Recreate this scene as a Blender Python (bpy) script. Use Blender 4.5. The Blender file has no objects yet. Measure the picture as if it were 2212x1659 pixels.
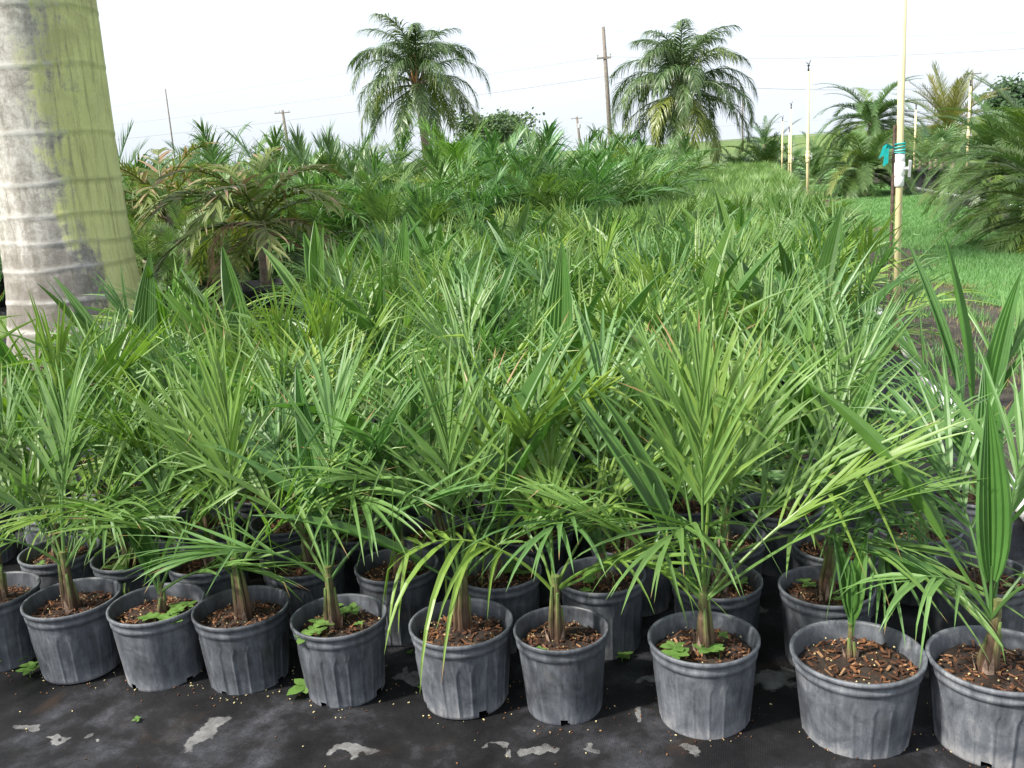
import bpy, math, random
import numpy as np
from mathutils import Vector, Matrix

sc = bpy.context.scene
COL = sc.collection
R = math.radians
# ------------------------------------------------------------------ camera
F, H, PITCH, ROLL, YAW = 2050.0, 1.40, R(13.4), R(3.4), R(14.47)      # photo measured on a 2212 x 1659 grid
CXP, CYP = 1106.0, 829.5
fwd = Vector((-math.sin(YAW) * math.cos(PITCH), math.cos(YAW) * math.cos(PITCH), -math.sin(PITCH)))
rt0 = Vector((math.cos(YAW), math.sin(YAW), 0))
up0 = rt0.cross(fwd)
rt = rt0 * math.cos(ROLL) - up0 * math.sin(ROLL)
up = up0 * math.cos(ROLL) + rt0 * math.sin(ROLL)
cam = bpy.data.cameras.new('camera')
cam.sensor_width = 36.0
cam.lens = 36.0 * F / 2212.0
cam.clip_end = 6000
co = bpy.data.objects.new('camera', cam)
COL.objects.link(co)
co.matrix_world = Matrix(((rt.x, up.x, -fwd.x, 0), (rt.y, up.y, -fwd.y, 0), (rt.z, up.z, -fwd.z, H), (0, 0, 0, 1)))
sc.camera = co
# ------------------------------------------------------------------ sky and sun
SUN = Vector((-0.70, -0.56, 0.95)).normalized()
w = bpy.data.worlds.new('World')
sc.world = w
w.use_nodes = True
nt = w.node_tree
nt.nodes.clear()
o_ = nt.nodes.new('ShaderNodeOutputWorld')
bg = nt.nodes.new('ShaderNodeBackground')
sky = nt.nodes.new('ShaderNodeTexSky')
sky.sky_type = 'NISHITA'
sky.sun_disc = False
sky.sun_elevation = math.asin(SUN.z)
sky.sun_rotation = math.atan2(SUN.x, SUN.y)
sky.air_density = 1.0
sky.dust_density = 4.0
sky.ozone_density = 1.0
hs = nt.nodes.new('ShaderNodeHueSaturation')
hs.inputs['Saturation'].default_value = 0.55
veil = nt.nodes.new('ShaderNodeMix')                  # thin bright haze cloud over the blue
veil.data_type = 'RGBA'
nz = nt.nodes.new('ShaderNodeTexNoise')
nz.inputs['Scale'].default_value = 1.6
nz.inputs['Detail'].default_value = 6
cr = nt.nodes.new('ShaderNodeMapRange')
cr.inputs[1].default_value = 0.3
cr.inputs[2].default_value = 0.75
cr.inputs[3].default_value = 0.62
cr.inputs[4].default_value = 0.84
tc = nt.nodes.new('ShaderNodeTexCoord')
mp = nt.nodes.new('ShaderNodeMapping')
mp.inputs['Scale'].default_value = (1, 1, 3)
L = nt.links.new
L(tc.outputs['Generated'], mp.inputs[0]); L(mp.outputs[0], nz.inputs['Vector'])
L(nz.outputs['Fac'], cr.inputs[0]); L(cr.outputs[0], veil.inputs['Factor'])
L(sky.outputs[0], hs.inputs['Color']); L(hs.outputs[0], veil.inputs['A'])
veil.inputs['B'].default_value = (5.0, 5.4, 6.0, 1)
L(veil.outputs['Result'], bg.inputs['Color'])
bg.inputs['Strength'].default_value = 0.10
L(bg.outputs[0], o_.inputs[0])
sl = bpy.data.lights.new('sun', 'SUN')
sl.energy = 3.6
sl.angle = R(4)
sl.color = (1.0, 0.95, 0.86)
so = bpy.data.objects.new('sun', sl)
COL.objects.link(so)
so.rotation_euler = SUN.to_track_quat('Z', 'Y').to_euler()
sc.view_settings.view_transform = 'Standard'
sc.view_settings.look = 'None'
sc.view_settings.gamma = 1
sc.view_settings.exposure = 1.25
sc.cycles.max_bounces = 8
sc.cycles.transparent_max_bounces = 8
sc.cycles.use_denoising = True


# ------------------------------------------------------------------ pixel helpers
def ray(x, y):
    return fwd + rt * ((x - CXP) / F) + up * ((CYP - y) / F)


def gp(x, y, z=0.0):
    d = ray(x, y)
    return Vector((0, 0, H)) + d * ((H - z) / -d.z)


def at(x, Y):
    """ground X at depth Y seen in picture column x"""
    a = ray(x, 0); b = ray(x, 1) - a
    y = (-H / Y * a.y - a.z) / (b.z + H / Y * b.y)
    d = a + b * y
    return d.x * Y / d.y


def zt(x, y, Y):
    d = ray(x, y)
    return H + d.z * Y / d.y


# ------------------------------------------------------------------ object helpers
def tag(o, label=None, cat=None, group=None, kind=None):
    if label: o['label'] = label
    if cat: o['category'] = cat
    if group: o['group'] = group
    if kind: o['kind'] = kind
    return o


def empty(name, loc, rz=0.0):
    o = bpy.data.objects.new(name, None)
    o.empty_display_size = 0.1
    COL.objects.link(o)
    o.location = loc
    o.rotation_euler = (0, 0, rz)
    return o


def link(name, me, parent=None, loc=(0, 0, 0), rot=(0, 0, 0), s=1.0, color=None):
    o = bpy.data.objects.new(name, me)
    COL.objects.link(o)
    o.location = loc
    o.rotation_euler = rot
    o.scale = (s, s, s) if not isinstance(s, (tuple, list)) else s
    if parent: o.parent = parent
    if color: o.color = (*color, 1)
    return o


class MB:
    def __init__(self):
        self.v = []; self.f = []; self.t = []; self.r = []; self.m = []; self.mi = 0

    def quad(self, *i):
        self.f.append(i); self.m.append(self.mi)

    def add(self, vs, fs, t=0.0, r=0.0):
        n = len(self.v)
        self.v.extend(vs)
        self.t.extend([t] * len(vs)); self.r.extend([r] * len(vs))
        for f in fs:
            self.f.append(tuple(i + n for i in f)); self.m.append(self.mi)

    def tube(self, pts, rad, n=8, caps=True, t=0.0, r=0.0):
        base = len(self.v)
        k = len(pts)
        prev = None
        for i, p in enumerate(pts):
            p = Vector(p)
            d = (Vector(pts[min(i + 1, k - 1)]) - Vector(pts[max(i - 1, 0)])).normalized()
            if prev is None:
                a = d.orthogonal().normalized()
            else:
                a = (prev - d * prev.dot(d)).normalized()
            prev = a
            b = d.cross(a)
            rr = rad[i] if isinstance(rad, (list, tuple)) else rad
            for j in range(n):
                g = 2 * math.pi * j / n
                self.v.append(p + (a * math.cos(g) + b * math.sin(g)) * rr)
                self.t.append(t if not isinstance(t, (list, tuple)) else t[i]); self.r.append(r)
        for i in range(k - 1):
            for j in range(n):
                self.quad(base + i * n + j, base + i * n + (j + 1) % n, base + (i + 1) * n + (j + 1) % n, base + (i + 1) * n + j)
        if caps:
            self.quad(*[base + j for j in range(n - 1, -1, -1)])
            self.quad(*[base + (k - 1) * n + j for j in range(n)])

    def lathe(self, prof, n=32, center=(0, 0), fn=None, skip=None):
        base = len(self.v)
        for i, (r, z) in enumerate(prof):
            for j in range(n):
                g = 2 * math.pi * j / n
                rr, zz = (r, z) if fn is None else fn(r, z, g, i)
                self.v.append(Vector((center[0] + rr * math.cos(g), center[1] + rr * math.sin(g), zz)))
                self.t.append(0.0); self.r.append(0.0)
        for i in range(len(prof) - 1):
            for j in range(n):
                if skip and skip(i, j): continue
                self.quad(base + i * n + j, base + i * n + (j + 1) % n, base + (i + 1) * n + (j + 1) % n, base + (i + 1) * n + j)
        return base

    def box(self, c, s, rot=None):
        vs = []
        for x in (-.5, .5):
            for y in (-.5, .5):
                for z in (-.5, .5):
                    q = Vector((x * s[0], y * s[1], z * s[2]))
                    if rot is not None: q = rot @ q
                    vs.append(Vector(c) + q)
        self.add(vs, [(0, 1, 3, 2), (4, 6, 7, 5), (0, 4, 5, 1), (2, 3, 7, 6), (0, 2, 6, 4), (1, 5, 7, 3)])

    def mesh(self, name, mats, smooth=False):
        me = bpy.data.meshes.new(name)
        me.from_pydata([tuple(v) for v in self.v], [], self.f)
        if not isinstance(mats, (list, tuple)): mats = [mats]
        for m in mats: me.materials.append(m)
        if len(mats) > 1: me.polygons.foreach_set('material_index', self.m)
        a = me.attributes.new('tip', 'FLOAT', 'POINT'); a.data.foreach_set('value', self.t)
        a = me.attributes.new('rnd', 'FLOAT', 'POINT'); a.data.foreach_set('value', self.r)
        if smooth: me.polygons.foreach_set('use_smooth', [True] * len(self.f))
        me.update()
        return me


# ------------------------------------------------------------------ materials
def new_mat(name):
    m = bpy.data.materials.new(name)
    m.use_nodes = True
    n = m.node_tree
    b = n.nodes['Principled BSDF']
    return m, n, b


def noise(n, scale, detail=4, vec=None, rough=0.55, dist=0.0):
    x = n.nodes.new('ShaderNodeTexNoise')
    x.inputs['Scale'].default_value = scale
    x.inputs['Detail'].default_value = detail
    x.inputs['Roughness'].default_value = rough
    x.inputs['Distortion'].default_value = dist
    if vec is not None: n.links.new(vec, x.inputs['Vector'])
    return x.outputs['Fac']


def ramp(n, fac, stops):
    x = n.nodes.new('ShaderNodeValToRGB')
    e = x.color_ramp.elements
    while len(e) < len(stops): e.new(0.5)
    for i, (p, c) in enumerate(stops):
        e[i].position = p
        e[i].color = (*c, 1) if len(c) == 3 else c
    n.links.new(fac, x.inputs[0])
    return x.outputs[0]


def mix(n, fac, a, b, mode='MIX'):
    x = n.nodes.new('ShaderNodeMix')
    x.data_type = 'RGBA'
    x.blend_type = mode
    for s, v in (('Factor', fac), ('A', a), ('B', b)):
        if hasattr(v, 'is_linked') or hasattr(v, 'node'):
            n.links.new(v, x.inputs[s])
        else:
            x.inputs[s].default_value = v if s == 'Factor' else (*v, 1)
    return x.outputs['Result']


def math_(n, op, a, b=0.0, c=0.0):
    x = n.nodes.new('ShaderNodeMath')
    x.operation = op
    for i, v in enumerate((a, b, c)):
        if hasattr(v, 'node'): n.links.new(v, x.inputs[i])
        else: x.inputs[i].default_value = v
    return x.outputs[0]


def maprange(n, v, a, b, c=0.0, d=1.0):
    x = n.nodes.new('ShaderNodeMapRange')
    n.links.new(v, x.inputs[0])
    for i, q in enumerate((a, b, c, d)): x.inputs[i + 1].default_value = q
    return x.outputs[0]


def coord(n, kind='Object', scale=None):
    t = n.nodes.new('ShaderNodeTexCoord').outputs[kind]
    if scale is not None:
        p = n.nodes.new('ShaderNodeMapping')
        p.inputs['Scale'].default_value = scale
        n.links.new(t, p.inputs[0])
        return p.outputs[0]
    return t


def bump(n, b, h, strength=0.3, dist=0.01):
    x = n.nodes.new('ShaderNodeBump')
    x.inputs['Strength'].default_value = strength
    x.inputs['Distance'].default_value = dist
    n.links.new(h, x.inputs['Height'])
    n.links.new(x.outputs[0], b.inputs['Normal'])


def leaf_mat(name, c1, c2, tipc=(0.30, 0.20, 0.09), brown=0.05, rough=0.42, trans=0.28, ymix=0.15):
    """leaf: green varies by leaflet and frond, some leaflet tips are dried, light passes through"""
    m, n, b = new_mat(name)
    at_ = n.nodes.new('ShaderNodeAttribute'); at_.attribute_name = 'tip'
    ar = n.nodes.new('ShaderNodeAttribute'); ar.attribute_name = 'rnd'
    oi = n.nodes.new('ShaderNodeObjectInfo')
    f = math_(n, 'ADD', math_(n, 'MULTIPLY', ar.outputs['Fac'], 0.55), math_(n, 'MULTIPLY', oi.outputs['Random'], 0.45))
    c = mix(n, f, c1, c2)
    # some fronds yellow
    yl = math_(n, 'MULTIPLY', math_(n, 'GREATER_THAN', oi.outputs['Random'], 0.86), ymix * 3)
    c = mix(n, yl, c, (0.22, 0.27, 0.03))
    nz_ = noise(n, 9.0, 3, coord(n))
    c = mix(n, maprange(n, nz_, 0.35, 0.75, 0.0, 0.45), c, tuple(x * 0.55 for x in c1))
    c = mix(n, 1.0, c, oi.outputs['Color'], 'MULTIPLY')
    thr = math_(n, 'SUBTRACT', 1.0, math_(n, 'MULTIPLY', math_(n, 'POWER', ar.outputs['Fac'], 6.0), brown * 9))
    thr = math_(n, 'ADD', thr, math_(n, 'MULTIPLY', math_(n, 'SUBTRACT', nz_, 0.5), brown * 2))
    tf = maprange(n, math_(n, 'SUBTRACT', at_.outputs['Fac'], thr), 0.0, 0.06)
    c = mix(n, tf, c, tipc)
    n.links.new(c, b.inputs['Base Color'])
    b.inputs['Roughness'].default_value = rough
    b.inputs['Specular IOR Level'].default_value = 0.5
    tr = n.nodes.new('ShaderNodeBsdfTranslucent')
    n.links.new(mix(n, 1.0, c, (1.2, 1.4, 0.75), 'MULTIPLY'), tr.inputs['Color'])
    ms = n.nodes.new('ShaderNodeMixShader')
    ms.inputs[0].default_value = trans
    n.links.new(b.outputs[0], ms.inputs[1]); n.links.new(tr.outputs[0], ms.inputs[2])
    n.links.new(ms.outputs[0], n.nodes['Material Output'].inputs['Surface'])
    return m


def flat_mat(name, c, rough=0.6, var=0.25, scale=20.0, metal=0.0, bmp=0.0):
    m, n, b = new_mat(name)
    f = noise(n, scale, 5, coord(n))
    cc = mix(n, maprange(n, f, 0.3, 0.7), tuple(x * (1 - var) for x in c), tuple(min(1, x * (1 + var)) for x in c))
    n.links.new(cc, b.inputs['Base Color'])
    b.inputs['Roughness'].default_value = rough
    b.inputs['Metallic'].default_value = metal
    if bmp: bump(n, b, f, bmp, 0.01)
    return m


M_leaf = leaf_mat('young_leaf', (0.086, 0.182, 0.046), (0.182, 0.302, 0.082), brown=0.045, rough=0.45, trans=0.30, ymix=0.09)
M_leaf2 = leaf_mat('young_leaf_far', (0.090, 0.186, 0.048), (0.190, 0.308, 0.085), brown=0.03, rough=0.45, trans=0.30, ymix=0)
M_strap = leaf_mat('pleated_leaf', (0.060, 0.150, 0.032), (0.125, 0.245, 0.055), brown=0.04, rough=0.42, trans=0.30, ymix=0.05)
M_date = leaf_mat('date_leaf', (0.075, 0.140, 0.040), (0.140, 0.215, 0.062), brown=0.02, rough=0.42, trans=0.25)
M_blue = leaf_mat('blue_green_leaf', (0.062, 0.135, 0.048), (0.125, 0.215, 0.075), brown=0.02, rough=0.42, trans=0.25, ymix=0.08)
M_long = leaf_mat('long_leaf', (0.072, 0.165, 0.048), (0.145, 0.255, 0.080), brown=0.02, rough=0.40, trans=0.28)
M_dry = leaf_mat('scorched_leaf', (0.080, 0.125, 0.028), (0.150, 0.190, 0.050), tipc=(0.30, 0.20, 0.12), brown=0.34, rough=0.55, trans=0.22)
M_dead = leaf_mat('dead_leaf', (0.25, 0.15, 0.08), (0.36, 0.25, 0.15), tipc=(0.40, 0.32, 0.24), brown=0.10, rough=0.7, trans=0.15, ymix=0)
M_queen = leaf_mat('queen_leaf', (0.062, 0.118, 0.038), (0.130, 0.190, 0.070), brown=0.02, rough=0.40, trans=0.22, ymix=0.12)
M_gold = leaf_mat('golden_leaf', (0.150, 0.165, 0.040), (0.270, 0.240, 0.060), tipc=(0.36, 0.26, 0.10), brown=0.06, rough=0.5, trans=0.28)
M_weed = leaf_mat('weed_leaf', (0.110, 0.230, 0.045), (0.200, 0.330, 0.085), brown=0.0, rough=0.5, trans=0.35, ymix=0)
M_tree = leaf_mat('tree_leaf', (0.045, 0.090, 0.030), (0.085, 0.140, 0.045), brown=0.0, rough=0.5, trans=0.22, ymix=0)
M_grass = leaf_mat('grass_blade', (0.100, 0.240, 0.068), (0.185, 0.345, 0.115), brown=0.02, rough=0.55, trans=0.30, ymix=0)
M_straw = leaf_mat('straw_blade', (0.22, 0.20, 0.07), (0.36, 0.29, 0.13), brown=0.03, rough=0.7, trans=0.25, ymix=0)


def pot_material():
    m, n, b = new_mat('weathered_black_plastic')
    oi = n.nodes.new('ShaderNodeObjectInfo')
    v = n.nodes.new('ShaderNodeVectorMath'); v.operation = 'ADD'
    n.links.new(coord(n), v.inputs[0])
    sc_ = n.nodes.new('ShaderNodeVectorMath'); sc_.operation = 'SCALE'
    n.links.new(oi.outputs['Location'], sc_.inputs[0]); sc_.inputs['Scale'].default_value = 3.7
    n.links.new(sc_.outputs[0], v.inputs[1])
    mp_ = n.nodes.new('ShaderNodeMapping'); mp_.inputs['Scale'].default_value = (1, 1, 0.18)
    n.links.new(v.outputs[0], mp_.inputs[0])
    streak = noise(n, 55, 6, mp_.outputs[0], 0.7)
    blot = noise(n, 14, 6, v.outputs[0], 0.7, 0.6)
    fine = noise(n, 190, 3, v.outputs[0])
    dust = math_(n, 'ADD', math_(n, 'MULTIPLY', streak, 0.45), math_(n, 'MULTIPLY', blot, 0.55))
    sx = n.nodes.new('ShaderNodeSeparateXYZ'); n.links.new(coord(n), sx.inputs[0])
    low = maprange(n, sx.outputs[2], 0.05, 0.0, 0.0, 0.16)
    dust = math_(n, 'ADD', math_(n, 'ADD', dust, low), math_(n, 'MULTIPLY', math_(n, 'SUBTRACT', oi.outputs['Random'], 0.5), 0.16))
    c = ramp(n, dust, [(0.34, (0.030, 0.032, 0.036)), (0.49, (0.074, 0.081, 0.094)), (0.60, (0.122, 0.132, 0.150)), (0.74, (0.24, 0.242, 0.25))])
    c = mix(n, maprange(n, fine, 0.60, 0.72, 0.0, 0.5), c, (0.035, 0.037, 0.040))
    mud = noise(n, 7, 5, v.outputs[0], 0.6, 1.0)
    c = mix(n, maprange(n, mud, 0.60, 0.78, 0.0, 0.35), c, (0.13, 0.105, 0.075))
    n.links.new(c, b.inputs['Base Color'])
    n.links.new(maprange(n, dust, 0.3, 0.8, 0.38, 0.75), b.inputs['Roughness'])
    bump(n, b, fine, 0.12, 0.002)
    return m


M_pot = pot_material()
M_bigpot = flat_mat('black_container_plastic', (0.022, 0.023, 0.026), 0.5, 0.4, 8)


def soil_material():
    m, n, b = new_mat('potting_soil')
    f = noise(n, 70, 6, coord(n), 0.7)
    c = ramp(n, f, [(0.3, (0.010, 0.007, 0.005)), (0.55, (0.030, 0.018, 0.011)), (0.75, (0.075, 0.038, 0.018))])
    n.links.new(c, b.inputs['Base Color']); b.inputs['Roughness'].default_value = 0.9
    bump(n, b, f, 0.8, 0.01)
    return m


M_soil = soil_material()


def chip_material():
    m, n, b = new_mat('wood_chips')
    ar = n.nodes.new('ShaderNodeAttribute'); ar.attribute_name = 'rnd'
    c = ramp(n, ar.outputs['Fac'], [(0.0, (0.040, 0.015, 0.007)), (0.45, (0.125, 0.048, 0.018)), (0.8, (0.26, 0.115, 0.045)), (1.0, (0.38, 0.24, 0.13))])
    g = noise(n, 160, 3, coord(n))
    c = mix(n, maprange(n, g, 0.4, 0.7, 0.0, 0.5), c, (0.04, 0.018, 0.009))
    n.links.new(c, b.inputs['Base Color']); b.inputs['Roughness'].default_value = 0.75
    return m


M_chip = chip_material()
M_perl = flat_mat('pale_granules', (0.55, 0.47, 0.24), 0.7, 0.35, 300)


def stem_material():
    """green above, brown fibre towards the root"""
    m, n, b = new_mat('stem_fibre')
    at_ = n.nodes.new('ShaderNodeAttribute'); at_.attribute_name = 'tip'
    f = noise(n, 90, 5, coord(n, scale=(1, 1, 0.25)), 0.7)
    k = math_(n, 'ADD', at_.outputs['Fac'], math_(n, 'MULTIPLY', math_(n, 'SUBTRACT', f, 0.5), 0.7))
    c = ramp(n, k, [(0.22, (0.075, 0.040, 0.026)), (0.48, (0.125, 0.085, 0.045)), (0.66, (0.12, 0.13, 0.040)), (0.88, (0.12, 0.20, 0.05))])
    c = mix(n, maprange(n, f, 0.46, 0.68, 0.0, 0.75), c, (0.045, 0.024, 0.016))
    n.links.new(c, b.inputs['Base Color']); b.inputs['Roughness'].default_value = 0.6
    bump(n, b, f, 0.5, 0.004)
    return m


M_stem = stem_material()
M_sheath = flat_mat('papery_leaf_base', (0.28, 0.20, 0.15), 0.8, 0.6, 60)
M_trunkb = flat_mat('palm_trunk_bark', (0.25, 0.20, 0.155), 0.85, 0.45, 14, bmp=0.6)
M_orange = flat_mat('orange_leaf_base', (0.42, 0.20, 0.08), 0.7, 0.35, 9)
M_pvc = flat_mat('aged_cream_pvc', (0.70, 0.60, 0.34), 0.45, 0.16, 7)
M_pvcw = flat_mat('white_pvc', (0.80, 0.80, 0.78), 0.4, 0.06, 5)
M_rust = flat_mat('rusty_steel', (0.085, 0.055, 0.042), 0.85, 0.45, 60, bmp=0.5)
M_teal = flat_mat('teal_tape', (0.0, 0.30, 0.29), 0.45, 0.2, 30)
M_blackp = flat_mat('black_sprinkler_plastic', (0.02, 0.02, 0.013), 0.5, 0.3, 30)
M_wood = flat_mat('weathered_pole_wood', (0.17, 0.145, 0.125), 0.9, 0.3, 6)
M_wire = flat_mat('cable_grey', (0.22, 0.22, 0.23), 0.6, 0.1, 1)
M_ceramic = flat_mat('grey_insulator', (0.45, 0.46, 0.48), 0.3, 0.1, 5)
M_bark = flat_mat('tree_bark', (0.13, 0.10, 0.075), 0.9, 0.4, 5, bmp=0.5)


# ------------------------------------------------------------------ ground sheets
def sheet(name, xs, ys, mat, z=0.0, zf=None):
    mb = MB()
    for y in ys:
        for x in xs:
            mb.v.append(Vector((x, y, z + (zf(x, y) if zf else 0)))); mb.t.append(0); mb.r.append(0)
    nx = len(xs)
    for j in range(len(ys) - 1):
        for i in range(nx - 1):
            mb.quad(j * nx + i, j * nx + i + 1, (j + 1) * nx + i + 1, (j + 1) * nx + i)
    return tag(link(name, mb.mesh(name, mat, True)), kind='structure')


def ground_material():
    m, n, b = new_mat('open_field')
    co_ = coord(n)
    f = noise(n, 0.05, 6, co_); g = noise(n, 1.7, 6, co_, 0.7)
    c = ramp(n, math_(n, 'ADD', math_(n, 'MULTIPLY', f, 0.5), math_(n, 'MULTIPLY', g, 0.5)), [(0.35, (0.065, 0.105, 0.026)), (0.55, (0.10, 0.16, 0.036)), (0.7, (0.15, 0.19, 0.055))])
    n.links.new(c, b.inputs['Base Color']); b.inputs['Roughness'].default_value = 0.9
    return m


def lawn_material():
    m, n, b = new_mat('lawn_turf')
    co_ = coord(n)
    f = noise(n, 1.1, 7, co_, 0.65); g = noise(n, 55, 4, co_, 0.8)
    c = ramp(n, math_(n, 'ADD', math_(n, 'MULTIPLY', f, 0.6), math_(n, 'MULTIPLY', g, 0.4)), [(0.34, (0.085, 0.190, 0.050)), (0.52, (0.120, 0.250, 0.070)), (0.68, (0.20, 0.30, 0.10))])
    n.links.new(c, b.inputs['Base Color']); b.inputs['Roughness'].default_value = 0.9
    bump(n, b, g, 0.6, 0.02)
    return m


def dirt_material():
    m, n, b = new_mat('bare_dirt')
    co_ = coord(n)
    f = noise(n, 2.2, 7, co_, 0.7); g = noise(n, 60, 5, co_, 0.8)
    c = ramp(n, math_(n, 'ADD', math_(n, 'MULTIPLY', f, 0.6), math_(n, 'MULTIPLY', g, 0.4)), [(0.36, (0.022, 0.019, 0.017)), (0.5, (0.050, 0.041, 0.034)), (0.62, (0.105, 0.085, 0.055)), (0.74, (0.13, 0.135, 0.05))])
    n.links.new(c, b.inputs['Base Color']); b.inputs['Roughness'].default_value = 0.95
    bump(n, b, g, 0.8, 0.02)
    return m


def mat_material():
    """black woven weed mat with dust, damp patches and dried mineral stains"""
    m, n, b = new_mat('weed_mat_fabric')
    co_ = coord(n)
    big = noise(n, 2.6, 6, co_, 0.6, 0.4)
    med = noise(n, 11, 6, co_, 0.7)
    fine = noise(n, 130, 4, co_, 0.8)
    k = math_(n, 'ADD', math_(n, 'MULTIPLY', big, 0.72), math_(n, 'MULTIPLY', med, 0.28))
    c = ramp(n, k, [(0.42, (0.005, 0.005, 0.006)), (0.50, (0.010, 0.010, 0.0115)), (0.56, (0.030, 0.031, 0.037)), (0.66, (0.085, 0.087, 0.104))])
    c = mix(n, maprange(n, fine, 0.48, 0.70, 0.0, 0.75), c, (0.009, 0.009, 0.010))
    br = noise(n, 3.4, 4, co_, 0.5, 0.8)
    c = mix(n, maprange(n, br, 0.62, 0.74, 0.0, 0.5), c, (0.045, 0.026, 0.014))
    # dried pale stains with their own outlines
    warp = n.nodes.new('ShaderNodeTexNoise'); warp.inputs['Scale'].default_value = 13; warp.inputs['Detail'].default_value = 4
    n.links.new(co_, warp.inputs['Vector'])
    wv = n.nodes.new('ShaderNodeVectorMath'); wv.operation = 'MULTIPLY_ADD'
    n.links.new(warp.outputs['Color'], wv.inputs[0]); wv.inputs[1].default_value = (0.17, 0.17, 0.0); n.links.new(co_, wv.inputs[2])
    tot = None
    spots = [(452, 1600, .030, .075), (1075, 1630, .022, .02), (1155, 1632, .028, .013), (1265, 1622, .014, .014), (1665, 1480, .060, .05), (1400, 1485, .035, .02),
             (885, 1470, .028, .03), (1490, 1640, .03, .02), (130, 1610, .02, .012), (190, 1612, .015, .010), (1380, 1560, .02, .03), (1620, 1320, .03, .05), (1220, 1560, .02, .02), (60, 1580, .05, .02), (760, 1640, .05, .02)]
    for (x, y, rx, ry) in spots:
        p = gp(x, y)
        s = n.nodes.new('ShaderNodeVectorMath'); s.operation = 'SUBTRACT'
        n.links.new(wv.outputs[0], s.inputs[0]); s.inputs[1].default_value = (p.x + 0.085, p.y + 0.085, 0)
        q = n.nodes.new('ShaderNodeVectorMath'); q.operation = 'MULTIPLY'
        n.links.new(s.outputs[0], q.inputs[0]); q.inputs[1].default_value = (1 / rx, 1 / ry, 0)
        l_ = n.nodes.new('ShaderNodeVectorMath'); l_.operation = 'LENGTH'
        n.links.new(q.outputs[0], l_.inputs[0])
        e = maprange(n, l_.outputs['Value'], 1.08, 0.92)
        tot = e if tot is None else math_(n, 'MAXIMUM', tot, e)
    c = mix(n, math_(n, 'MULTIPLY', tot, maprange(n, med, 0.34, 0.62, 0.15, 0.95)), c, (0.19, 0.19, 0.188))
    n.links.new(c, b.inputs['Base Color'])
    n.links.new(maprange(n, k, 0.4, 0.6, 0.55, 0.85), b.inputs['Roughness'])
    b.inputs['Specular IOR Level'].default_value = 0.25
    wx = n.nodes.new('ShaderNodeTexWave'); wx.inputs['Scale'].default_value = 60; n.links.new(co_, wx.inputs['Vector'])
    bump(n, b, math_(n, 'ADD', math_(n, 'MULTIPLY', wx.outputs['Fac'], 0.15), math_(n, 'ADD', med, math_(n, 'MULTIPLY', fine, 0.5))), 0.35, 0.006)
    return m


def lin(a, b, k): return [a + (b - a) * i / k for i in range(k + 1)]


M_field = ground_material(); M_lawn = lawn_material(); M_dirt = dirt_material(); M_mat = mat_material()
sheet('ground', [-3000, -400, -60, -20, 0, 20, 60, 400, 3000], [-60, -5, 5, 20, 50, 150, 600, 4500], M_field)
rw = random.Random(2)
ph = [(rw.uniform(2, 9), rw.uniform(2, 9), rw.uniform(0, 6), rw.uniform(.0012, .003)) for _ in range(8)]
def wrinkle(x, y): return 0.012 + sum(a * math.sin(u * x + v * y + p) for u, v, p, a in ph)
sheet('weed_mat', lin(-7.0, 0.98, 80), lin(-1.0, 9.0, 100), M_mat, 0.006, wrinkle)
sheet('weed_mat_far', lin(-14.0, 0.98, 10), lin(8.9, 34, 10), M_mat, 0.006)
sheet('dirt_strip', lin(0.95, 2.3, 4), lin(-1, 36, 20), M_dirt, 0.004)
def wob(Y): return .18 * math.sin(Y * 1.7) + .12 * math.sin(Y * 4.1 + 1) + .05 * math.sin(Y * 11) + .03 * math.sin(Y * 23 + 2)
lw_ = sheet('lawn', lin(0, 1, 8), lin(-1, 60, 700), M_lawn, 0.012)
for v in lw_.data.vertices: v.co.x = 1.86 + wob(v.co.y) + (3.9 - 1.86 - wob(v.co.y)) * v.co.x
sheet('dirt_bed', lin(3.5, 12, 6), lin(-1, 40, 20), M_dirt, 0.016)
# low green bank far off behind the field
def bank(x, y): return 2.6 * math.exp(-((y - 170) / 14) ** 2) * (0.75 + 0.25 * math.tanh((x + 40) / 60)) - 0.05
sheet('far_bank', lin(-400, 400, 80), lin(135, 205, 24), M_field, 0.0, bank)


# ------------------------------------------------------------------ leaf geometry
def leaflet(mb, p, d, nrm, length, width, g, segs, fold, rnd, kink=0.0, kat=2, curl=0.0):
    p = Vector(p); d = Vector(d).normalized()
    base = len(mb.v)
    cols = 3 if fold > 0 else 2
    for i in range(segs + 1):
        u = i / segs
        wd = width * ((0.45 + 0.55 * u / 0.2) if u < 0.2 else max(0.0, ((1 - u) / 0.8)) ** 0.8 + .012)
        s = d.cross(nrm)
        if s.length < 1e-5: s = d.orthogonal()
        s.normalize()
        nn = s.cross(d).normalized()
        if fold > 0:
            mb.v += [p + s * wd * .5, p - nn * (wd * fold), p - s * wd * .5]
        else:
            mb.v += [p + s * wd * .5, p - s * wd * .5]
        mb.t += [u] * cols; mb.r += [rnd] * cols
        p = p + d * (length / segs)
        d = d + Vector((0, 0, -1)) * (g * (0.4 + 1.2 * u) / segs)
        if kink and i == kat: d = d + Vector((0, 0, -1)) * kink
        d.normalize()
        nrm = nn
    for i in range(segs):
        a = base + i * cols; b_ = a + cols
        for c in range(cols - 1):
            mb.quad(a + c, a + c + 1, b_ + c + 1, b_ + c)


def rachis_pts(Lf, elev, bend, n=14, sway=0.0, pw=1.4):
    pts = [Vector((0, 0, 0))]; tans = []
    for i in range(n):
        s = (i + .5) / n
        e = R(elev) - R(bend) * s ** pw
        az = sway * s * s
        t = Vector((math.cos(e) * math.cos(az), math.cos(e) * math.sin(az), math.sin(e)))
        tans.append(t)
        pts.append(pts[-1] + t * (Lf / n))
    return pts, tans


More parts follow.
